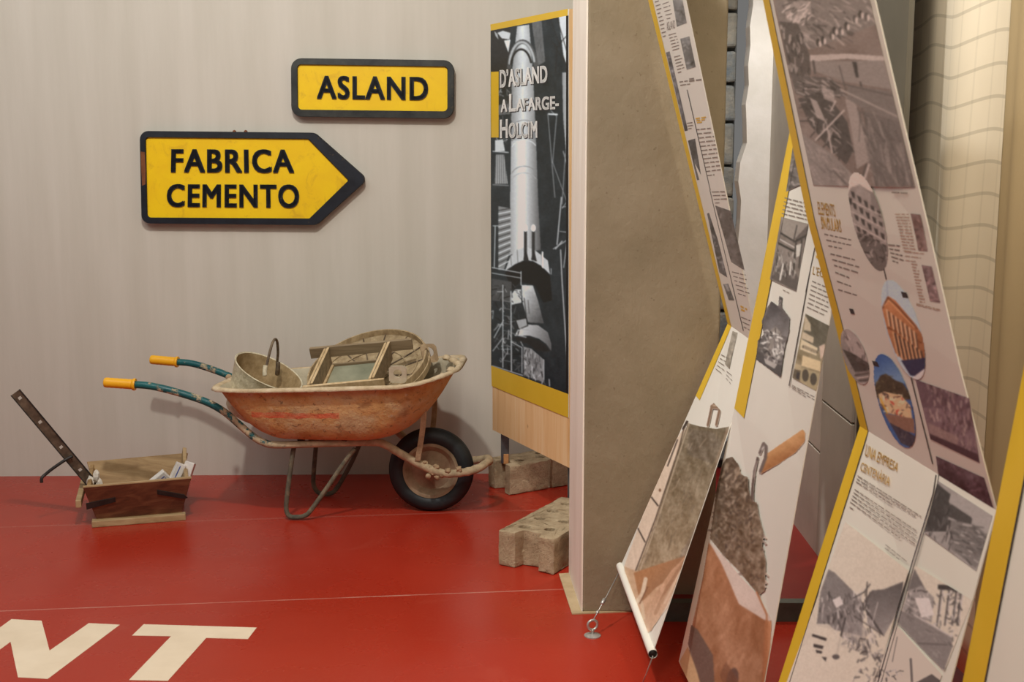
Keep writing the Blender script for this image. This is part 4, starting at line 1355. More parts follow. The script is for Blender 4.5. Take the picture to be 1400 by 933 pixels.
hq = pw([(183, 560), (232, 550), (238, 585), (198, 602)]); cv.poly(hq, G(150)); cv.line(hq + hq[:1], 1.2, G(28))
blk = pw([(218, 680), (255, 690), (312, 740), (314, 845), (220, 812)])
cv.poly(blk, G(120)); cv.clutter(blk, 110, [G(80), G(150), G(180), G(50)], (3, 9), (.7, 1.6), 11, math.pi / 2)
cv.poly(pw([(76, 370), (165, 385), (165, 480), (76, 470)]), G(70))
cv.clutter(pw([(76, 380), (210, 400), (210, 800), (76, 760)]), 150, [G(70), G(110), G(160), G(40), G(24)], (3, 12), (.6, 1.8), 12)
for q, wd in (([(76, 320), (208, 345)], 1.2), ([(76, 345), (208, 368)], 1.0), ([(208, 338), (208, 400)], 1.2), ([(125, 400), (125, 775)], 1.3), ([(162, 430), (164, 790)], 1.5), ([(90, 130), (86, 320)], 1.2), ([(80, 130), (104, 130)], 1.0),
              ([(165, 660), (212, 685), (212, 800)], 1.1), ([(76, 768), (216, 812)], 1.2), ([(100, 430), (126, 430)], 1.0), ([(85, 640), (128, 560)], 1.2), ([(80, 700), (125, 640)], 1.0), ([(312, 740), (312, 830)], 1.0)):
    cv.line(pw(q), wd, G(182))
for k in range(9): cv.line(pw([(126, 470 + 34 * k), (162, 478 + 34 * k)]), .8, G(120))
for q, wd in (([(392, 0), (372, 215)], 1.6), ([(418, 200), (402, 320)], 1.2), ([(388, 240), (396, 400), (420, 775)], 1.6), ([(355, 235), (425, 190)], 1.2), ([(365, 235), (395, 200)], 1.6), ([(385, 155), (425, 160)], .9), ([(395, 50), (425, 10)], .9), ([(425, 40), (395, 45)], .8), ([(345, 325), (345, 350)], 1.2), ([(336, 830), (338, 860)], 1.4)):
    cv.line(pw(q), wd, G(160))
cv.blur(.3, 5); cv.c = 124 + (cv.c - 112) * 1.18; cv.c *= (.965, 1.0, 1.02); cv.c = np.clip(cv.c, 14, 250)
q4 = [(671.3, 42), (774.5, 21.7), (774.5, 538), (672, 500)]
ph = PQ.picture('printed_photo', q4, cv, sheet, (196, 194, 188), 0.8, PO)
ph['label'] = 'black and white print of a cement kiln'
PQ.quad('black_margin', [(774.5, 21.7), (777.6, 21), (777.8, 539), (774.5, 538)], M_DARKEDGE, sheet, PO)
PQ.quad('yellow_tab', pz([(73, 328), (108, 326), (108, 627), (74, 627)]), M_YELLOW, sheet, PO + .0004)
def ptxt(s, q, b=.055, sp=1.06):
    PQ.text('lettering_shadow', s, pz([(x + 4, y + 4) for x, y in q]), M_INKLINE, sheet, b, PO + .0004, sp)
    PQ.text('heading', s, pz(q), M_WHITEINK, sheet, b, PO + .0008, sp)
ptxt('D’ASLAND', [(114, 402), (331, 376), (330, 297), (113, 319)])
ptxt('A', [(118, 512), (147, 509), (147, 452), (118, 455)])
ptxt('L', [(156, 510), (186, 508), (186, 425), (156, 429)])
ptxt('AFARGE-', [(188, 507), (383, 498), (383, 436), (188, 449)])
ptxt('H', [(114, 630), (150, 629), (150, 543), (114, 546)])
ptxt('OLCIM', [(154, 630), (285, 629), (284, 551), (154, 560)])
for u_ in (.055, .93):
    c = PP.at(u_, 1, -BT - .02)
    obj('post', *box(c.x - .018, c.x + .018, c.y - .012, c.y + .012, .1235, 1.9), M_DARKSTEEL, dpn)
pk = P(692, 622, 5.33)
wedge = obj('wood_wedge', *box(pk.x - .011, pk.x + .011, pk.y - .012, pk.y + .012, .1235, .165), M_WOODPEG)
wedge['label'] = 'small light wood wedge standing on the farther concrete block'; wedge['category'] = 'wedge'

# ------------------------------------------------------------------ hanging banners
def banner(label, up, low, Yf, Yn, stripe_u, low_stripe=(0, 1)):
    lo_p = Patch(low, Yf, Yn); up_p = Patch(up, Yf, Yn)
    c = lo_p.at(.5, 1)
    root = thing('banner', label, 'banner', (c.x, c.y, 0), 'printed banners hanging in folds on the right')
    su = up_p.solid('upper_sheet', M_SHEET, root, .002, 2)
    sl = lo_p.solid('lower_sheet', M_SHEET, root, .002, 2)
    a, b = lo_p.at(-.004, 0), lo_p.at(1.004, 0)
    obj('fold_rod', *tube([a - Vector((-.004, 0, 0)), b - Vector((-.004, 0, 0))], .0035, 8), M_STEEL, root, True)
    up_p.strip('yellow_stripe', 0, stripe_u, 0, 1, M_YELLOW, su)
    if low_stripe[1] > 0: lo_p.strip('yellow_stripe', 0, stripe_u, low_stripe[0], low_stripe[1], M_YELLOW, sl)
    return root, up_p, lo_p, su, sl

# ---- banner A: nearest to the partition
rA, uA, lA, suA, slA = banner('narrow-looking folded banner nearest the partition, with a printed mortar trough at its foot',
    [((841, -185), (883, -260)), ((995, 443), (1036, 472, 3.40))], [((995, 443), (1036, 472, 3.40)), ((848, 775), (892, 893))], 3.83, 3.20, .135, (0, .29))
ca = lambda pts: [(860 + x * 200 / 718, y * 260 / 933) for x, y in pts]
cb = lambda pts: [(900 + x * 260 / 735, 240 + y * 330 / 933) for x, y in pts]
cz = lambda pts: [(920 + x * 130 / 404, 260 + y * 300 / 933) for x, y in pts]
ce = lambda pts: [(780 + x * .4427, 520 + y * .4427) for x, y in pts]
WA = (226, 214, 204)
def small_photo(patch, parent, q, tone, seed, white, dark=46, light=200, sky=0.0, cell=.9, ang=None, n=None, mask=None):
    xs = [p[0] for p in q]; ys = [p[1] for p in q]
    c = Canvas(min(xs) - 2, min(ys) - 2, max(xs) + 2, max(ys) + 2, tone, 1.6)
    w, h = max(xs) - min(xs), max(ys) - min(ys)
    c.noise(46, w / 2.2, h / 3.5, seed); c.noise(26, 4, 6, seed + 1)
    qq = [(min(xs), min(ys) + h * sky), (max(xs), min(ys) + h * sky), (max(xs), max(ys)), (min(xs), max(ys))]
    t = np.array(tone, float); t = t / t.mean()
    cols = [tuple(t * v) for v in (dark, dark + 22, (dark + light) / 2, light - 25, light)]
    c.clutter(qq, n or int(w * h / 28), cols, (2, 8), (.7, 2.0), seed + 2, ang, .7)
    c.blur(.8, 8)
    c.c = np.clip(c.c, 20, 235)
    if mask: c.keep(mask)
    return c, patch.picture('printed_photo', q, c, parent, white, cell)
small_photo(uA, suA, ca([(215, 0), (262, -6), (284, 112), (236, 132)]), (120, 118, 116), 21, WA)
small_photo(uA, suA, ca([(252, 190), (297, 178), (328, 328), (284, 342)]), (116, 114, 112), 24, WA)
small_photo(uA, suA, ca([(182, 258), (200, 252), (290, 640), (274, 644)]), (92, 90, 92), 27, WA)
small_photo(uA, suA, ca([(290, 690), (325, 680), (358, 880), (335, 885)]), (86, 86, 86), 30, WA)
small_photo(uA, suA, cz([(180, 65), (246, 88), (306, 342), (248, 306)]), (104, 98, 94), 33, WA, 40, 170)
small_photo(uA, suA, cz([(146, 100), (162, 92), (232, 372), (198, 350)]), (96, 94, 94), 36, WA)
small_photo(uA, suA, cz([(214, 400), (236, 398), (262, 470), (238, 468)]), (110, 108, 106), 38, WA, 40, 230)
uA.line('column_rule', ca([(286, 440), (400, 933)]), .9, M_INKLINE, suA)
uA.line('column_rule', cz([(158, 0), (300, 598)]), .9, M_INKLINE, suA)
uA.text('heading', 'ASLAND', ca([(188, 150), (228, 138), (226, 98), (184, 108)]), M_INK, suA, .0)
uA.lines('caption_row', [(ca([(296, 398)])[0], ca([(356, 390)])[0], ca([(296, 388)])[0], ca([(356, 380)])[0], 2, 2.0)], M_INK, suA, 12)
uA.lines('gold_heading', [(ca([(328, 582)])[0], ca([(378, 574)])[0], ca([(334, 602)])[0], ca([(382, 595)])[0], 3, 1.8)], M_GOLD, suA, 13)
uA.lines('text_lines', [(ca([(128, 10)])[0], ca([(152, 2)])[0], ca([(165, 180)])[0], ca([(185, 174)])[0], 10, 1.4),
                        (ca([(165, 20)])[0], ca([(200, 8)])[0], ca([(185, 92)])[0], ca([(215, 86)])[0], 5, 1.3),
                        (ca([(195, 172)])[0], ca([(232, 162)])[0], ca([(215, 246)])[0], ca([(252, 236)])[0], 6, 1.2),
                        (ca([(222, 280)])[0], ca([(258, 270)])[0], ca([(240, 356)])[0], ca([(275, 346)])[0], 6, 1.2),
                        (ca([(248, 402)])[0], ca([(290, 396)])[0], ca([(252, 418)])[0], ca([(355, 404)])[0], 2, 1.2),
                        (ca([(285, 605)])[0], ca([(312, 601)])[0], ca([(292, 632)])[0], ca([(320, 628)])[0], 3, 1.2),
                        (ca([(332, 636)])[0], ca([(410, 628)])[0], ca([(385, 862)])[0], ca([(455, 852)])[0], 12, 1.4),
                        (cz([(166, 8)])[0], cz([(222, 6)])[0], cz([(180, 55)])[0], cz([(235, 52)])[0], 4, 1.3),
                        (cz([(252, 348)])[0], cz([(310, 362)])[0], cz([(278, 440)])[0], cz([(330, 458)])[0], 6, 1.3),
                        (cz([(290, 540)])[0], cz([(330, 556)])[0], cz([(302, 582)])[0], cz([(336, 600)])[0], 3, 1.3)], M_INK, suA, 3)
uA.lines('gold_heading', [(cz([(288, 494)])[0], cz([(316, 508)])[0], cz([(290, 508)])[0], cz([(318, 520)])[0], 2, 2.6)], M_GOLD, suA, 14)
lA.lines('text_lines', [(cz([(205, 700)])[0], cz([(230, 712)])[0], cz([(182, 760)])[0], cz([(215, 785)])[0], 5, 1.0), (cz([(228, 770)])[0], cz([(254, 792)])[0], cz([(226, 800)])[0], cz([(250, 828)])[0], 3, 1.0)], M_INK, slA, 4)
small_photo(lA, slA, cz([(254, 600), (276, 608), (240, 760), (222, 740)]), (150, 140, 126), 41, WA, 80, 220)
# printed trough
cv = Canvas(845, 545, 1005, 905, None, 2.0)
def tri(pts, c0, c1, p0=None, p1=None): cv.grad(ce(pts), ce([p0 or pts[0]])[0], c0, ce([p1 or pts[2]])[0], c1)
cv.poly(ce([(362, 120), (345, 155), (318, 195), (250, 345), (165, 575), (215, 600), (350, 170)]), (222, 196, 172))
cv.noise(12, 3, 30, 2, ce([(362, 120), (345, 155), (300, 215), (165, 575), (215, 600), (350, 170)]))
for q, wd in (([(330, 185), (300, 265)], 1.6), ([(250, 362), (270, 388)], 1.8), ([(208, 458), (230, 500)], 1.6), ([(360, 128), (348, 150)], 3.2)): cv.line(ce(q), wd, (52, 42, 38))
cv.ell(*ce([(276, 340)])[0], 1.6, 2.2, (120, 84, 60))
inside = ce([(362, 132), (400, 142), (450, 150), (490, 143), (478, 215), (440, 350), (405, 470), (365, 540), (300, 575), (215, 600), (205, 590), (262, 440), (318, 260)])
cv.grad(inside, ce([(420, 140)])[0], (112, 98, 78), ce([(280, 590)])[0], (156, 132, 104))
top = ce([(366, 150), (440, 160), (470, 190), (440, 260), (360, 230)])
cv.poly(top, (104, 90, 76), .6)
cv.grad(ce([(480, 150), (490, 143), (478, 215), (440, 350), (405, 470), (365, 545), (330, 560), (390, 440), (440, 280)]), ce([(440, 280)])[0], (138, 118, 98), ce([(478, 290)])[0], (172, 146, 120))
cv.noise(30, 7, 34, 5, inside); cv.noise(18, 9, 5, 6, inside); cv.noise(20, 2, 3, 8, inside)
cv.line(ce([(350, 150), (335, 210), (262, 430), (200, 592)]), 1.6, (84, 68, 56)); cv.line(ce([(366, 134), (340, 215), (270, 430), (212, 596)]), 1.4, (190, 168, 144))
cv.clutter(inside, 240, [(92, 78, 66), (170, 148, 124), (186, 164, 140)], (4, 16), (.7, 1.6), 9, 1.95, .45)
cv.grad(ce([(165, 575), (215, 595), (365, 540), (345, 590), (300, 680), (250, 775), (212, 790), (188, 720)]), ce([(200, 600)])[0], (204, 166, 132), ce([(260, 760)])[0], (196, 152, 120)); cv.noise(16, 8, 8, 7, ce([(165, 575), (365, 540), (250, 775), (212, 790), (188, 720)]))
cv.grad(ce([(195, 595), (270, 570), (365, 540), (345, 590), (265, 640), (215, 690)]), ce([(230, 590)])[0], (176, 122, 82), ce([(300, 650)])[0], (150, 110, 82))
hand = ce([(365, 535), (350, 580), (300, 690), (270, 745), (240, 782), (205, 785), (225, 740), (262, 660), (310, 590)])
cv.grad(hand, ce([(250, 640)])[0], (196, 150, 118), ce([(300, 740)])[0], (214, 178, 148)); cv.noise(26, 5, 14, 10, hand)
cv.line(ce([(352, 560), (300, 640), (262, 720)]), 5, (168, 124, 94)); cv.line(ce([(340, 590), (290, 690)]), 2.6, (226, 196, 170))
for q, wd, cc in (([(232, 615), (222, 660), (195, 700)], 5.5, (222, 196, 168)), ([(195, 700), (200, 725), (226, 735)], 5.5, (206, 174, 142)), ([(226, 735), (222, 700), (214, 672)], 4.5, (214, 184, 154)), ([(238, 640), (214, 690)], 1.6, (120, 80, 56))): cv.line(ce(q), wd, cc)
cv.poly(ce([(215, 760), (262, 700), (330, 610), (312, 690), (266, 745), (210, 790)]), (206, 170, 140), .45)
# handle loop at the head of the trough
cv.line(ce([(424, 140), (436, 84), (444, 74), (460, 74), (462, 84), (450, 138)]), 3.6, (126, 98, 78)); cv.line(ce([(438, 82), (462, 82)]), 6.0, (132, 104, 82))
cv.line(ce([(441, 78), (460, 79)]), 2.0, (196, 166, 140))
cv.blur(.8, 8); cv.c = np.clip(cv.c, 30, 236)
q4 = [lA.at(u_, v_) for u_, v_ in ((.0, .255), (1.0, .255), (1, .985), (0, .985))]
q4 = [tuple(map(float, project(p))) for p in q4]
ph = lA.picture('printed_photo', q4, cv, slA, (230, 212, 197), .8)
ph['label'] = 'picture of a cement-lined trough'
# rolled bottom tube, cables and floor eyes
a, b = lA.at(0, 1), lA.at(1, 1)
ax = (b - a).normalized()
obj('bottom_tube', *tube([a - ax * .004, b + ax * .008], .0125, 20, False), M_SHEET, rA, True)
obj('tube_core', *tube([a - ax * .003, b + ax * .0065], .0105, 16), M_DARKEDGE, rA, True)
def eyebolt(px, py, label):
    c = F(px, py)
    root = thing('floor_eyebolt', label, 'eyebolt', c)
    o = obj('base_plate', *lathe([(0, 0.0), (.026, 0.0), (.026, .003), (.018, .006), (.009, .008), (0, .009)], c, (0, 0, 1), 28), M_STEEL, root); smooth_by_angle(o, 35)
    obj('shank', *tube([c + Vector((0, 0, .008)), c + Vector((0, 0, .022))], .005, 12), M_STEEL, root, True)
    rc = c + Vector((0, 0, .036))
    path = [rc + Vector((.0 + .0155 * math.cos(t) * .96, .0155 * math.cos(t) * .3, .0155 * math.sin(t))) for t in [2 * math.pi * k / 28 for k in range(29)]]
    obj('eye_ring', *tube(path, .0042, 10, False), M_STEEL, root, True)
    return rc + Vector((0, 0, .012))
e1_ = eyebolt(810, 870, 'steel floor eyebolt with round base left of the trough banner, by the partition')
def cable(p0, p1, label, buckle):
    root = thing('tie_cable', label, 'cable', p1)
    obj('wire', *tube([p0, p0 * .5 + p1 * .5 + Vector((0, 0, -.003)), p1], .0018, 6), M_STEEL, root, True)
    if buckle:
        for t0, t1, rad, nm in ((.56, .68, .0062, 'turnbuckle'), (.80, .86, .0052, 'clamp')):
            d = p1 - p0
            obj(nm, *tube([p0 + d * t0, p0 + d * (t0 + .02), p0 + d * (t1 - .02), p0 + d * t1], [.003, rad, rad, .003], 10), M_STEEL, root, True)
cable(a + Vector((0, 0, -.012)), e1_, 'thin steel cable with turnbuckle from banner foot to the floor eyebolt', True)
p_end = F(874, 946)
cable(b + ax * .008 + Vector((0, 0, -.006)), Vector((p_end.x, p_end.y, .003)), 'bare steel cable hanging from the open end of the banner tube', False)

# ---- banner B: mixing brick picture
rB, uB, lB, suB, slB = banner('white folded banner with printed brick, mortar pile and wooden handle, behind the trough banner',
    [((1040, -130), (1130, -220)), ((1090, 130), (1193, 111))], [((1090, 130), (1193, 111)), ((1005, 555), (1096, 647)), ((928, 905), (1017, 1088))], 3.35, 2.66, .175, (0, .505))
WB = (230, 213, 197)
h2 = lambda pts: [(1040 + x * 120 / 509, 180 + y * 220 / 933) for x, y in pts]
h3 = lambda pts: [(1020 + x * 130 / 638, 370 + y * 190 / 933) for x, y in pts]
def edge_line(patch, parent, u0, v0, v1, mat, name='stripe_edge', w=.006):
    patch.strip(name, u0, u0 + w, v0, v1, mat, parent, .0008)
edge_line(lB, slB, .175, 0, .505, M_INKLINE)
c, o = small_photo(lB, slB, h2([(190, 70), (262, 95), (232, 310), (148, 350)]), (108, 100, 96), 50, WB)
cv = Canvas(1050, 290, 1110, 404, (130, 118, 110), 2.2)
cv.noise(16, 12, 16, 51)
cv.poly(h2([(120, 495), (276, 535), (262, 620), (200, 640), (130, 600)]), (150, 138, 128)); cv.grad(h2([(200, 620), (276, 540), (262, 625), (206, 650)]), (1090, 320), (90, 80, 76), (1104, 330), (120, 110, 104))
for q, wd, g in (([(118, 590), (200, 640)], 2.4, 60), ([(112, 625), (195, 672)], 1.6, 196), ([(108, 650), (195, 695)], 3, 56), ([(196, 640), (276, 596)], 2.6, 58), ([(205, 650), (190, 810)], 2.4, 54), ([(238, 630), (222, 790)], 2.2, 60), ([(100, 690), (86, 830)], 2.2, 52), ([(210, 545), (190, 640)], 1.6, 70)):
    cv.line(h2(q), wd, (g, g * .94, g * .9))
cv.poly(h2([(205, 660), (236, 650), (226, 720), (206, 730)]), (206, 196, 184))
cv.poly(h2([(60, 850), (130, 760), (190, 800), (225, 860), (206, 925)]), (92, 84, 80))
cv.clutter(h2([(90, 680), (210, 700), (205, 840), (80, 830)]), 70, [(60, 54, 52), (190, 180, 170), (150, 140, 132)], (2, 7), (.8, 1.8), 52, 1.5)
cv.line(h2([(130, 770), (112, 860)]), 2.2, (226, 216, 204)); cv.line(h2([(175, 760), (168, 830)]), 2, (220, 210, 198))
cv.blur(.8, 8); cv.c = np.clip(cv.c, 30, 230)
lB.picture('printed_photo', h2([(120, 495), (277, 536), (207, 929), (54, 858)]), cv, slB, WB, .8)
# arch picture with a torn outline
cv = Canvas(1030, 395, 1084, 520, (110, 102, 100), 2.2)
cv.grad(h3([(170, 205), (295, 320), (282, 450), (105, 385)]), (1052, 420), (74, 70, 72), (1070, 470), (150, 142, 138))
cv.noise(22, 8, 10, 55)
arcp = h3([(150, 470), (165, 400), (200, 375), (235, 420), (240, 500), (235, 600), (130, 570)])
cv.poly(arcp, (146, 136, 128)); cv.clutter(arcp, 40, [(90, 84, 82), (196, 186, 178)], (4, 14), (.8, 2), 56, 1.6)
cv.poly(h3([(85, 470), (140, 430), (130, 560), (75, 560)]), (92, 88, 86))
cv.clutter(h3([(85, 380), (270, 430), (250, 620), (80, 560)]), 120, [(50, 48, 50), (200, 192, 184), (120, 112, 108), (232, 224, 214)], (2, 7), (.8, 2.2), 57)
cv.poly(h3([(65, 540), (110, 550), (130, 600), (245, 640), (232, 718), (68, 600)]), (80, 76, 76)); cv.poly(h3([(120, 590), (210, 630), (190, 660), (130, 625)]), (180, 170, 162))
cv.poly(h3([(222, 150), (246, 150), (240, 230), (224, 225)]), (120, 112, 110)); cv.clutter(h3([(222, 150), (246, 150), (240, 230), (224, 225)]), 30, [(60, 58, 58), (170, 160, 152)], (2, 5), (.8, 1.4), 58)
cv.blur(.8, 8); cv.c = np.clip(cv.c, 30, 236)
cv.keep(h3([(170, 205), (216, 240), (222, 150), (246, 150), (240, 245), (295, 320), (290, 410), (262, 520), (245, 620), (232, 718), (66, 598), (78, 470), (118, 430), (104, 340), (140, 250)]))
lB.picture('printed_photo', h3([(120, 130), (320, 210), (262, 750), (40, 620)]), cv, slB, WB, .8)
# church picture
cv = Canvas(1080, 425, 1138, 545, (150, 134, 106), 2.0)
cv.noise(24, 10, 12, 60)
cv.poly(h3([(400, 290), (560, 370), (520, 560), (380, 480)]), (98, 92, 78)); cv.noise(22, 5, 12, 61)
cv.poly(h3([(395, 300), (432, 360), (436, 410), (388, 400)]), (196, 178, 150)); cv.poly(h3([(380, 410), (455, 450), (450, 490), (372, 455)]), (206, 186, 158))
cv.poly(h3([(370, 460), (480, 520), (474, 572), (362, 530)]), (222, 202, 168)); cv.line(h3([(388, 512), (470, 548)]), 4.5, (92, 80, 66))
for k in range(8): cv.line(h3([(392 + 11 * k, 500 + 5 * k), (390 + 11 * k, 540 + 4 * k)]), 1.2, (226, 206, 174))
cv.poly(h3([(380, 570), (500, 610), (500, 680), (372, 640)]), (226, 200, 158)); cv.poly(h3([(490, 510), (530, 490), (525, 570), (500, 600)]), (212, 186, 166))
cv.poly(h3([(330, 620), (372, 640), (362, 690), (318, 680)]), (190, 170, 136))
cv.poly(h3([(318, 660), (368, 672), (356, 740), (312, 720)]), (104, 92, 76)); cv.poly(h3([(368, 650), (500, 690), (476, 810), (360, 760)]), (176, 158, 124))
for x, y in ((398, 705), (452, 730)): cv.ell(*h3([(x, y)])[0], 4.6, 8.5, (84, 76, 66))
cv.poly(h3([(340, 680), (362, 690), (356, 735), (336, 725)]), (58, 54, 56))
cv.blur(.8, 8); cv.c = np.clip(cv.c, 36, 236)
lB.picture('printed_photo', h3([(400, 290), (560, 372), (473, 812), (313, 720)]), cv, slB, WB, .8)
lB.line('column_rule', h3([(434, -10), (290, 775)]), 1.2, M_INKLINE, slB)
lB.line('column_rule', h2([(322, 640), (262, 933)]), 1.0, M_INKLINE, slB)
lB.text('heading', 'L’ECO', h2([(302, 828), (392, 858), (398, 810), (308, 780)]), M_GOLD, slB, .005)
lB.lines('gold_heading', [(h2([(322, 725)])[0], h2([(380, 744)])[0], h2([(322, 725)])[0], h2([(380, 744)])[0], 1, 4.0)], M_GOLD, slB, 15)
lB.lines('text_lines', [(h2([(140, 385)])[0], h2([(300, 425)])[0], h2([(124, 475)])[0], h2([(290, 515)])[0], 5, 1.5),
                        (h3([(445, 72)])[0], h3([(545, 115)])[0], h3([(410, 245)])[0], h3([(560, 315)])[0], 7, 1.7),
                        (h3([(248, 130)])[0], h3([(330, 170)])[0], h3([(248, 130)])[0], h3([(330, 170)])[0], 1, 1.0),
                        (h3([(310, 770)])[0], h3([(460, 850)])[0], h3([(306, 785)])[0], h3([(462, 890)])[0], 3, 1.0)], M_INK, slB, 6)
# printed handle, mortar pile and brick
cv = Canvas(900, 560, 1130, 1100, None, 1.5)
hd = ce([(598, 232), (650, 196), (718, 150), (726, 165), (724, 190), (695, 225), (640, 262), (588, 290)])
cv.grad(hd, ce([(640, 200)])[0], (212, 158, 106), ce([(668, 256)])[0], (156, 98, 58)); cv.noise(16, 10, 3, 70, hd)
cv.line(ce([(585, 225), (596, 196), (604, 205), (602, 240), (586, 282)]), 4.6, (112, 98, 92)); cv.line(ce([(590, 215), (597, 205)]), 1.6, (206, 196, 188))
cv.line(ce([(578, 240), (568, 280), (562, 330), (560, 375)]), 3.4, (86, 70, 64)); cv.line(ce([(574, 250), (566, 300)]), 1.2, (176, 160, 150))
pile = ce([(468, 262), (480, 242), (500, 236), (520, 262), (526, 290), (548, 300), (550, 340), (560, 372), (576, 378), (582, 420), (596, 470), (592, 510), (604, 560), (600, 650), (584, 664), (560, 640), (520, 590), (470, 540), (430, 490), (440, 420), (450, 330)])
cv.grad(pile, ce([(450, 300)])[0], (98, 80, 64), ce([(600, 600)])[0], (132, 110, 88))
cv.noise(34, 7, 9, 71, pile); cv.noise(44, 3, 4, 72, pile)
cv.clutter(pile, 420, [(70, 56, 48), (92, 76, 64), (160, 138, 116), (182, 160, 138)], (2, 6), (1, 2.6), 73, None, .55)
cv.clutter(ce([(460, 250), (520, 250), (560, 380), (600, 480), (560, 470), (470, 330)]), 160, [(78, 62, 52), (172, 148, 124), (196, 174, 152)], (3, 8), (1.2, 3), 74, 2.0, .6)
brick_top = ce([(426, 496), (470, 540), (520, 600), (580, 665), (622, 742), (600, 745), (520, 695), (470, 580), (430, 515)])
cv.poly(brick_top, (222, 200, 184)); cv.noise(10, 20, 20, 75, brick_top)
front = ce([(426, 500), (440, 520), (468, 570), (520, 692), (600, 742), (622, 745), (610, 940), (590, 1260), (420, 1260), (380, 940), (370, 780), (388, 700), (408, 610)])
cv.grad(front, ce([(440, 520)])[0], (178, 120, 84), ce([(500, 933)])[0], (166, 122, 90))
cv.noise(30, 26, 60, 76, front); cv.noise(20, 5, 14, 77, front)
cv.grad(ce([(600, 742), (622, 745), (612, 933), (596, 1260), (570, 1260), (590, 933)]), ce([(590, 800)])[0], (150, 96, 64), ce([(615, 800)])[0], (200, 140, 100))
cv.line(ce([(575, 655), (606, 725), (604, 860), (590, 1000)]), 2.2, (176, 116, 76))
cv.poly(ce([(372, 755), (392, 770), (440, 850), (446, 960), (420, 1000), (385, 900), (362, 815)]), (98, 86, 78), .85)
cv.ell(*ce([(500, 925)])[0], 8, 16, (86, 72, 66), .2, .8); cv.poly(ce([(460, 910), (480, 870), (520, 930), (500, 1000)]), (120, 84, 62), .6)
cv.poly(ce([(336, 868), (362, 822), (392, 905), (420, 1010), (400, 1010), (352, 930)]), (206, 172, 128))
cv.blur(.8, 8); cv.c = np.clip(cv.c, 36, 238)
q4 = [tuple(map(float, project(lB.at(u_, v_)))) for u_, v_ in ((0, .40), (1, .40), (1, 1), (0, 1))]
ph = lB.picture('printed_photo', q4, cv, slB, WB, .9)
ph['label'] = 'picture of a brick, mortar and a tool handle'

# ---- banner C: large one in front
rC, uC, lC, suC, slC = banner('large folded banner reading ELEMENTS SINGULARS and UNA EMPRESA CENTENARIA, with oval building photos',
    [((1005, -190), (1124, -307)), ((1104, 300), (1273, 330)), ((1139, 431), (1311, 500)), ((1176, 583), (1362, 698))],
    [((1176, 583), (1362, 698)), ((1048, 986), (1224, 1221))], 2.64, 2.03, .075)
WC1 = (200, 180, 166); WC2 = (224, 207, 184)
k3 = lambda pts: [(1030 + x * 260 / 809, y * 300 / 933) for x, y in pts]
k4 = lambda pts: [(1090 + x * 260 / 638, 220 + y * 380 / 933) for x, y in pts]
k6 = lambda pts: [(1080 + x * 320 / 1244, 380 + y * 240 / 933) for x, y in pts]
k7 = lambda pts: [(1180 + x * 160 / 574, 220 + y * 260 / 933) for x, y in pts]
k5 = lambda pts: [(1060 + x * 340 / 874, 570 + y * 363 / 933) for x, y in pts]
k8 = lambda pts: [(1100 + x * 160 / 590, 680 + y * 253 / 933) for x, y in pts]
k9 = lambda pts: [(1220 + x * 180 / 537, 620 + y * 313 / 933) for x, y in pts]
edge_line(uC, suC, .075, 0, 1, M_INKLINE, w=.005); edge_line(lC, slC, .075, 0, 1, M_INKLINE, w=.005)
# quarry works photo
cv = Canvas(1035, -60, 1262, 262, (128, 112, 104), 1.6)
T = lambda v: (v * 1.07, v * .98, v * .93)
cv.noise(18, 30, 30, 80)
cv.poly(k3([(85, -190), (520, -190), (530, 100), (250, 210), (130, 160), (95, 30)]), T(120))
cv.clutter(k3([(85, -190), (520, -190), (530, 110), (250, 200), (110, 120)]), 260, [T(70), T(96), T(150), T(178)], (5, 18), (1.2, 3.5), 81, .5, .6)
cv.poly(k3([(130, 10), (240, 0), (250, 70), (180, 110), (140, 80)]), T(168), .6)
cv.clutter(k3([(150, 10), (250, 0), (250, 80), (160, 100)]), 40, [T(80), T(190)], (5, 12), (1.2, 2.6), 82, 2.4)
cv.poly(k3([(110, 90), (190, 100), (240, 240), (245, 320), (160, 330), (130, 190)]), T(78), .85)
cv.clutter(k3([(110, 100), (230, 150), (240, 320), (150, 320)]), 70, [T(50), T(140), T(160)], (4, 10), (1, 2.4), 83, 1.5)
cv.poly(k3([(240, 235), (400, 228), (560, 240), (560, 262), (400, 250), (240, 262)]), T(172))
cv.poly(k3([(240, 260), (560, 258), (590, 380), (400, 350), (250, 300)]), T(132))
for x, y in ((275, 180), (295, 170), (330, 150), (345, 130), (370, 130), (395, 110), (455, 60), (430, 80), (480, 70)):
    cv.ell(*k3([(x, y)])[0], 2.6, 5.5, T(60 if x % 2 else 84)); cv.ell(*k3([(x + 9, y + 6)])[0], 2, 4.5, T(186))
cv.poly(k3([(420, 262), (440, 265), (448, 330), (436, 330)]), T(60)); cv.line(k3([(365, 280), (395, 390)]), 2, T(90)); cv.line(k3([(455, 350), (480, 440)]), 2.4, T(74)); cv.line(k3([(255, 260), (262, 310)]), 3, T(80))
cv.poly(k3([(160, 320), (330, 330), (400, 410), (250, 420), (180, 400)]), T(92)); cv.clutter(k3([(160, 320), (330, 330), (400, 410), (180, 400)]), 70, [T(60), T(140), T(160)], (5, 12), (1, 2.4), 84, .4)
cv.poly(k3([(190, 420), (250, 400), (330, 420), (400, 520), (425, 640), (395, 700), (330, 640), (240, 530)]), T(70), .9)
cv.clutter(k3([(190, 410), (330, 420), (420, 640), (390, 690), (240, 530)]), 120, [T(46), T(60), T(128), T(160)], (5, 16), (1, 2.4), 85)
cv.poly(k3([(240, 415), (270, 430), (310, 520), (270, 500)]), T(170), .8); cv.poly(k3([(290, 370), (340, 385), (350, 440), (300, 420)]), T(168), .7)
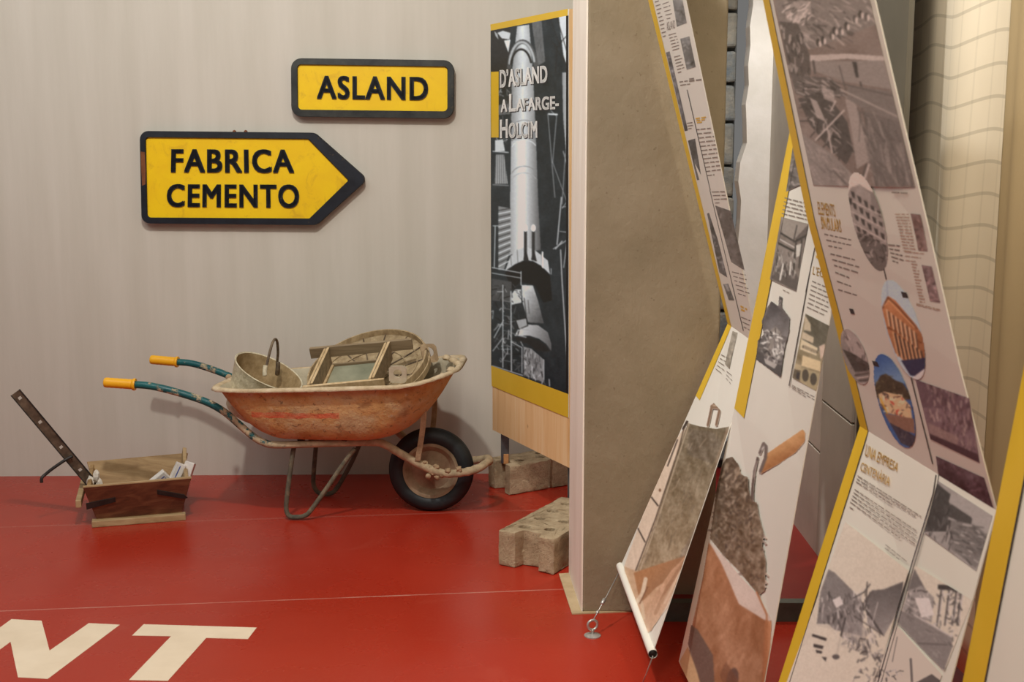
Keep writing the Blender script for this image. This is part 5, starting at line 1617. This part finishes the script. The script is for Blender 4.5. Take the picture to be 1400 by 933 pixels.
cv.line(k3([(265, 595), (385, 470)]), 2.4, T(176)); cv.line(k3([(315, 545), (335, 650)]), 2.2, T(170)); cv.line(k3([(330, 470), (350, 430)]), 2.0, T(180))
cv.poly(k3([(390, 420), (430, 430), (480, 560), (500, 680), (440, 720), (420, 560)]), T(150), .8)
cv.poly(k3([(400, 360), (590, 390), (620, 520), (480, 470), (400, 420)]), T(112)); cv.line(k3([(370, 380), (620, 500)]), 2.2, T(150)); cv.line(k3([(350, 350), (600, 410)]), 1.6, T(88))
cv.poly(k3([(470, 470), (620, 520), (685, 790), (520, 790), (490, 640)]), T(104)); cv.clutter(k3([(440, 440), (620, 520), (680, 780), (500, 780)]), 150, [T(84), T(96), T(140)], (14, 40), (1.4, 3.6), 86, 1.3, .5)
cv.poly(k3([(190, 560), (330, 650), (420, 740), (400, 790), (260, 790)]), T(128)); cv.clutter(k3([(190, 560), (420, 740), (400, 790), (260, 790)]), 80, [T(104), T(150)], (8, 20), (1.2, 3), 87, .9, .6)
cv.line(k3([(340, 725), (395, 785)]), 2, T(96)); cv.line(k3([(470, 770), (492, 700)]), 3, T(170)); cv.line(k3([(462, 760), (480, 700)]), 2, T(70))
cv.blur(.8, 8); cv.c = np.clip(cv.c, 34, 214)
tl, trr = [tuple(map(float, project(uC.at(*uv_)))) for uv_ in ((.10, .0), (.955, .0))]
ph = uC.picture('printed_photo', [tl, trr, k3([(690, 797)])[0], k3([(256, 788)])[0]], cv, suC, WC1, 1.0)
ph['label'] = 'sepia photograph of a quarry building site'
uC.text('heading', 'ELEMENTS', k4([(72, 180), (130, 188), (124, 146), (68, 136)]), M_GOLD, suC, .005)
uC.text('heading', 'SINGULARS', k4([(82, 228), (150, 240), (144, 196), (78, 184)]), M_GOLD, suC, .005)
uC.lines('text_lines', [(k4([(92, 246)])[0], k4([(182, 266)])[0], k4([(105, 285)])[0], k4([(196, 304)])[0], 3, 1.8),
                        (k4([(112, 312)])[0], k4([(200, 334)])[0], k4([(124, 350)])[0], k4([(220, 380)])[0], 3, 1.8),
                        (k4([(128, 374)])[0], k4([(180, 394)])[0], k4([(134, 404)])[0], k4([(205, 430)])[0], 2, 1.8),
                        (k4([(138, 432)])[0], k4([(240, 464)])[0], k4([(138, 432)])[0], k4([(240, 464)])[0], 1, 1.8),
                        (k4([(318, 106)])[0], k4([(398, 110)])[0], k4([(318, 106)])[0], k4([(398, 110)])[0], 1, 1.8),
                        (k7([(125, 412)])[0], k7([(185, 418)])[0], k7([(145, 490)])[0], k7([(205, 512)])[0], 5, 2.0)], M_INK, suC, 8)
M_INKPALE = simple('pale_print', lin(188, 160, 142), lin(196, 170, 152), 40, .5)
uC.lines('text_lines', [(k7([(158, 262)])[0], k7([(225, 262)])[0], k7([(200, 440)])[0], k7([(262, 448)])[0], 13, 1.5), (k7([(238, 505)])[0], k7([(270, 510)])[0], k7([(278, 690)])[0], k7([(312, 694)])[0], 13, 1.8),
                        (k7([(205, 445)])[0], k7([(300, 455)])[0], k7([(210, 488)])[0], k7([(270, 495)])[0], 3, 1.3), (k7([(262, 700)])[0], k7([(380, 730)])[0], k7([(262, 706)])[0], k7([(392, 738)])[0], 2, 1.2)], M_INKPALE, suC, 9)
small_photo(uC, suC, k7([(234, 258), (282, 264), (318, 442), (272, 440)]), (122, 98, 92), 90, WC1, 50, 170)
small_photo(uC, suC, k7([(288, 510), (338, 518), (380, 696), (330, 688)]), (116, 94, 92), 93, WC1, 50, 190)
# oval pictures
def oval(c, rx, ry, ang, paint, name_label):
    cx, cy = c
    R = max(rx, ry) + 4
    cv_ = Canvas(cx - R, cy - R, cx + R, cy + R, (140, 120, 110), 2.0)
    paint(cv_)
    cv_.blur(.9, 8); cv_.c = np.clip(cv_.c, 26, 230)
    cv_.keep_ell(cx, cy, rx, ry, ang)
    m = rx * abs(math.cos(ang)) + ry * abs(math.sin(ang)) + 2
    q = [(cx - m - 6, cy - ry - 3), (cx + m - 6, cy - ry + 3), (cx + m + 6, cy + ry + 6), (cx - m + 6, cy + ry - 2)]
    o_ = uC.picture('oval_photo', q, cv_, suC, WC1, .85, .0008)
    o_['label'] = name_label
def paint1(c):
    c.c[:] = T(120)
    c.poly(k4([(160, 30), (310, 30), (310, 130), (240, 100), (210, 80), (180, 90), (160, 130)]), (206, 188, 176))
    b = k4([(165, 130), (180, 92), (210, 78), (245, 110), (250, 150), (280, 170), (300, 230), (300, 330), (240, 350), (180, 250)])
    c.poly(b, T(140)); c.noise(16, 4, 6, 95, b)
    for k in range(5):
        x = 178 + 22 * k; y = 100 + 16 * k
        for j in range(4): c.poly(k4([(x + 6 * j, y + 38 * j), (x + 14 + 6 * j, y + 6 + 38 * j), (x + 16 + 6 * j, y + 28 + 38 * j), (x + 7 + 6 * j, y + 22 + 38 * j)]), T(62))
    for j in range(4): c.line(k4([(168 + 8 * j, 128 + 40 * j), (296, 190 + 40 * j)]), 1.4, T(176))
    c.poly(k4([(200, 240), (240, 250), (295, 290), (300, 370), (240, 370), (190, 290)]), T(96)); c.clutter(k4([(190, 230), (300, 280), (290, 370), (220, 350)]), 70, [T(50), T(66), T(150)], (3, 9), (1, 2.4), 96)
    c.poly(k4([(162, 122), (184, 126), (184, 148), (164, 144)]), T(50))
oval((1187, 303), 20.5, 70, -.27, paint1, 'grey photograph of a concrete building')
def paint2(c):
    c.c[:] = (178, 188, 194)
    b = k6([(488, 160), (520, 95), (560, 120), (670, 250), (720, 330), (720, 480), (640, 470), (560, 400), (520, 290)])
    c.grad(b, k6([(520, 130)])[0], (186, 122, 80), k6([(680, 440)])[0], (142, 92, 62)); c.noise(14, 4, 8, 98, b)
    c.line(k6([(494, 160), (520, 104), (570, 150), (675, 270)]), 2.2, (120, 70, 44)); c.line(k6([(520, 265), (700, 345)]), 2.6, (120, 70, 40)); c.line(k6([(500, 150), (525, 120), (660, 262)]), 1.2, (214, 164, 120))
    for k in range(7):
        x, y = 514 + 24 * k, 170 + 19 * k
        c.line(k6([(x, y), (x + 14, y + 85)]), 2.0, (214, 176, 140)); c.line(k6([(x + 11, y + 12), (x + 22, y + 88)]), 1.8, (92, 66, 54))
        x, y = 548 + 23 * k, 290 + 16 * k
        c.line(k6([(x, y), (x + 26, y + 125)]), 2.4, (196, 150, 110)); c.line(k6([(x + 11, y + 6), (x + 36, y + 120)]), 2.4, (70, 52, 46))
    c.poly(k6([(590, 440), (720, 425), (720, 530), (640, 520)]), (44, 50, 74)); c.poly(k6([(655, 530), (720, 480), (720, 560), (660, 560)]), (226, 210, 204))
    c.line(k6([(515, 0), (520, 100)]), 1, (150, 160, 168))
oval(tuple(k6([(602, 276)])[0]), 23, 71, -.30, paint2, 'colour photograph of an ochre arcaded building')
def paint3(c):
    c.c[:] = (58, 92, 140)
    c.grad(k6([(440, 380), (680, 380), (680, 560), (440, 560)]), k6([(500, 410)])[0], (52, 88, 140), k6([(560, 540)])[0], (110, 140, 170))
    h = k6([(450, 580), (480, 520), (510, 510), (560, 545), (600, 560), (660, 650), (460, 640)]); c.poly(h, (66, 60, 48)); c.clutter(h, 60, [(44, 44, 36), (100, 92, 70)], (2, 6), (1, 2), 100)
    b = k6([(470, 620), (500, 605), (590, 625), (640, 680), (650, 750), (520, 720), (480, 680)]); c.poly(b, (206, 174, 134)); c.clutter(b, 60, [(240, 214, 176), (110, 80, 64), (70, 56, 56), (180, 60, 50)], (2, 6), (1.2, 2.4), 101)
    c.line(k6([(480, 640), (520, 730)]), 1.6, (206, 160, 50)); c.poly(k6([(500, 720), (660, 750), (664, 830), (540, 790)]), (132, 100, 84))
    c.poly(k6([(530, 770), (664, 840), (660, 910), (590, 880)]), (58, 58, 70)); c.clutter(k6([(530, 770), (664, 840), (660, 910), (590, 880)]), 20, [(40, 40, 50), (90, 84, 88)], (4, 9), (1, 2), 102)
oval(tuple(k6([(556, 655)])[0]), 22, 67, -.30, paint3, 'colour photograph of a village under blue sky')
def paint4(c):
    c.c[:] = T(130)
    c.poly(k6([(250, 230), (440, 230), (440, 320), (360, 310), (300, 265), (262, 290)]), (200, 182, 170))
    b = k6([(268, 290), (300, 270), (350, 310), (410, 350), (425, 450), (330, 400)]); c.poly(b, T(150)); c.clutter(b, 50, [T(96), T(190), T(70)], (4, 10), (1, 2), 104, 1.4)
    c.poly(k6([(280, 380), (330, 400), (425, 460), (425, 500), (350, 510)]), T(66)); c.clutter(k6([(280, 380), (425, 460), (425, 500), (350, 510)]), 40, [T(40), T(100)], (2, 6), (1, 2), 105)
    c.poly(k6([(345, 500), (425, 495), (428, 580), (380, 570)]), T(110))
    for k in range(4): c.line(k6([(350 + 8 * k, 520 + 14 * k), (428, 505 + 18 * k)]), 1.3, T(190 if k % 2 else 54))
oval(tuple(k6([(345, 420)])[0]), 15.5, 40, -.34, paint4, 'grey photograph of a row of houses')
# village and hill photos beside the ovals
qv = k6([(720, 470), (950, 640), (1010, 985), (745, 855)])
cv = Canvas(1235, 490, 1350, 645, (120, 100, 104), 1.6)
cv.noise(20, 12, 12, 110); cv.poly(k6([(660, 520), (740, 480), (860, 570), (960, 700), (700, 690), (680, 600)]), (96, 78, 84), .8)
cv.clutter(qv, 320, [(70, 56, 60), (150, 130, 126), (176, 156, 148), (96, 78, 80)], (3, 10), (1, 2.8), 111, 1.5, .7)
cv.poly(k6([(740, 825), (1000, 940), (1010, 990), (745, 880)]), (64, 50, 56)); cv.poly(k6([(735, 770), (900, 850), (890, 890), (745, 830)]), (150, 128, 120), .7)
cv.blur(.8, 8); cv.c = np.clip(cv.c, 30, 210)
uC.picture('printed_photo', k6([(668, 540), (955, 640), (1010, 985), (748, 858)]), cv, suC, WC1, .95)
uC.line('column_rule', k6([(645, 530), (760, 990)]), 1.3, M_INKLINE, suC)
c_, o_ = small_photo(uC, suC, k5([(565, 138), (735, 215), (768, 322), (574, 205)]), (76, 60, 66), 113, WC1, 44, 110)
uC.line('connector', k4([(292, 362), (300, 398)]), 1.5, M_INKLINE, suC, .001)
for q in ([(592, 72), (622, 78), (632, 108), (602, 104)], [(316, 162), (338, 166), (347, 194), (326, 190)], [(438, 440), (466, 446), (478, 474), (448, 468)]):
    uC.quad('number_tag', k6(q), M_INKLINE, suC, .0011)
# lower sheet
lC.text('heading', 'UNA EMPRESA', k5([(314, 137), (428, 195), (436, 165), (322, 97)]), M_GOLD, slC, .005)
lC.text('heading', 'CENTENÀRIA', k5([(298, 188), (400, 246), (408, 205), (306, 152)]), M_GOLD, slC, .005)
lC.lines('text_lines', [(k5([(290, 208)])[0], k5([(514, 352)])[0], k5([(284, 228)])[0], k5([(474, 350)])[0], 3, 1.5),
                        (k5([(280, 256)])[0], k5([(500, 404)])[0], k5([(264, 300)])[0], k5([(488, 462)])[0], 5, 1.5),
                        (k5([(262, 318)])[0], k5([(278, 328)])[0], k5([(262, 318)])[0], k5([(278, 328)])[0], 1, 1.5),
                        (k5([(388, 450)])[0], k5([(466, 512)])[0], k5([(386, 462)])[0], k5([(464, 524)])[0], 2, 1.2)], M_INK, slC, 10)
lC.line('column_rule', k5([(566, 205), (556, 270), (480, 520), (362, 933), (352, 975)]), 1.5, M_INKLINE, slC)
lC.line('column_rule', k5([(576, 205), (565, 270), (490, 520), (374, 933), (364, 975)]), .9, M_INKLINE, slC)
# quarry works photo with mountains
cv = Canvas(1070, 705, 1250, 1005, (214, 198, 178), 1.6)
cv.noise(6, 40, 40, 120)
S = lambda v: (v * 1.05, v * .98, v * .94)
m1 = k8([(120, 365), (150, 380), (240, 470), (300, 540), (290, 700), (60, 650), (80, 480)]); cv.poly(m1, S(124)); cv.noise(12, 8, 8, 121, m1)
m2 = k8([(300, 520), (340, 470), (400, 465), (500, 425), (480, 560), (400, 700), (320, 640)]); cv.grad(m2, k8([(400, 460)])[0], S(96), k8([(390, 680)])[0], S(142)); cv.noise(10, 10, 10, 122, m2)
wk = k8([(85, 470), (150, 480), (240, 480), (320, 430), (330, 560), (390, 690), (330, 800), (200, 740), (100, 640), (75, 560)])
cv.clutter(wk, 300, [S(60), S(84), S(110), S(176), S(200)], (3, 12), (1, 2.4), 123, 1.4, .75)
cv.poly(k8([(140, 520), (180, 500), (195, 540), (160, 560)]), S(206)); cv.poly(k8([(180, 620), (240, 580), (330, 690), (240, 740), (190, 690)]), S(150), .5)
for q, wd in (([(316, 430), (308, 560)], 1.6), ([(330, 480), (300, 570)], 1.4), ([(245, 510), (300, 480), (330, 440)], 1.6), ([(310, 570), (390, 690)], 2.6), ([(205, 610), (160, 800)], 2.6), ([(160, 740), (240, 770)], 1.6), ([(250, 600), (400, 700)], 1.2), ([(370, 530), (340, 640)], 1.0)):
    cv.line(k8(q), wd, S(76 if wd > 1.1 else 200))
cv.poly(k8([(60, 640), (120, 640), (200, 720), (330, 800), (390, 780), (300, 1200), (-120, 1200), (-60, 800), (10, 740)]), (218, 202, 182), .85)
for q in ([(40, 690), (112, 712), (108, 726), (36, 702)], [(46, 740), (96, 752), (90, 768), (44, 756)], [(55, 770), (90, 778), (86, 790), (60, 786)], [(85, 805), (112, 810), (106, 830)]): cv.poly(k8(q), S(62))
cv.clutter(k8([(190, 700), (330, 720), (390, 800), (330, 820), (230, 760)]), 70, [S(70), S(96), S(140)], (3, 9), (1, 2.6), 124)
cv.clutter(k8([(250, 830), (400, 760), (400, 900), (340, 960), (250, 900)]), 60, [S(70), S(90), S(150)], (3, 10), (1.2, 3), 125); cv.ell(*k8([(158, 806)])[0], 5, 3.5, S(92))
cv.blur(.8, 8); cv.c = np.clip(cv.c, 46, 222)
lC.picture('printed_photo', k8([(206, 125), (525, 372), (290, 1170), (-92, 940)]), cv, slC, WC2, .95)
# gorge photo, works photo and the one below
def gorge(c):
    c.c[:] = S(150); c.noise(16, 10, 6, 130)
    c.poly(k9([(180, 120), (240, 170), (220, 320), (130, 320)]), S(66)); c.poly(k9([(205, 215), (260, 205), (330, 245), (320, 300), (230, 260)]), S(74)); c.poly(k9([(240, 160), (410, 240), (390, 340), (320, 260), (230, 200)]), S(156))
    p_ = k9([(230, 270), (330, 290), (390, 330), (370, 420), (340, 470), (240, 390)]); c.poly(p_, S(118)); c.clutter(p_, 130, [S(76), S(176), S(96)], (4, 12), (1, 2.4), 131, .4)
    c.clutter(k9([(180, 130), (250, 250), (260, 400), (140, 320)]), 60, [S(50), S(96)], (4, 12), (1, 2.4), 132, 1.8)
cv = Canvas(1255, 650, 1365, 785, S(150), 1.6); gorge(cv); cv.blur(.9, 8); cv.c = np.clip(cv.c, 40, 214)
lC.picture('printed_photo', k9([(186, 112), (410, 256), (344, 482), (132, 324)]), cv, slC, WC2, .95)
def works(c):
    c.c[:] = (212, 196, 177)
    c.poly(k9([(90, 470), (130, 545), (70, 570), (60, 560)]), S(110))
    w1 = k9([(65, 560), (120, 540), (170, 590), (160, 690), (40, 640)]); c.poly(w1, S(150)); c.clutter(w1, 90, [S(80), S(110), S(200)], (2, 7), (1, 2.2), 135)
    c.poly(k9([(90, 590), (150, 590), (170, 660), (120, 670)]), S(206)); c.poly(k9([(185, 535), (275, 540), (278, 565), (186, 555)]), S(66))
    for x in (200, 232, 262, 282): c.line(k9([(x, 555), (x - 18, 700)]), 2.4, S(90)); c.line(k9([(x + 8, 560), (x - 12, 690)]), 1.6, S(186))
    c.clutter(k9([(180, 560), (290, 560), (260, 760), (170, 700)]), 90, [S(70), S(110), S(196)], (2, 7), (1, 2.4), 136)
    c.poly(k9([(30, 640), (110, 665), (240, 750), (245, 790), (210, 890), (20, 690)]), S(128)); c.line(k9([(90, 660), (240, 748)]), 2, S(186)); c.line(k9([(100, 775), (240, 782)]), 1.6, S(90)); c.clutter(k9([(30, 640), (240, 750), (210, 880)]), 60, [S(104), S(150)], (4, 12), (1, 2), 137, .6)
cv = Canvas(1220, 760, 1330, 925, S(150), 1.6); works(cv); cv.blur(.9, 8); cv.c = np.clip(cv.c, 46, 222)
lC.picture('printed_photo', k9([(92, 458), (328, 600), (214, 890), (20, 690)]), cv, slC, WC2, .95)
cv = Canvas(1190, 850, 1300, 1010, (206, 190, 174), 1.6)
cv.clutter(k9([(-60, 880), (40, 880), (60, 960), (-80, 1000)]), 60, [S(80), S(110), S(180)], (3, 9), (1, 2.4), 140); cv.line(k9([(20, 750), (0, 850)]), 1.2, S(110)); cv.line(k9([(75, 840), (80, 930)]), 3.4, S(110))
cv.poly(k9([(70, 950), (160, 900), (200, 930), (180, 1100), (20, 1050)]), S(92)); cv.c = np.clip(cv.c, 46, 222)
lC.picture('printed_photo', k9([(18, 700), (204, 905), (120, 1100), (-90, 960)]), cv, slC, WC2, .95)

# ---- banner D: at the right edge, mostly outside the picture
rD, uD, lD, suD, slD = banner('nearest banner at the right edge, only its ochre stripe and white margin showing',
    [((1460, -330), (1800, -500)), ((1510, -60), (1868, -165))], [((1510, -60), (1868, -165)), ((1284, 1100), (1550, 1460))], 2.02, 1.45, .115)
edge_line(lD, slD, .115, 0, 1, M_INKLINE, w=.008)
print('scene built', len(bpy.data.objects))
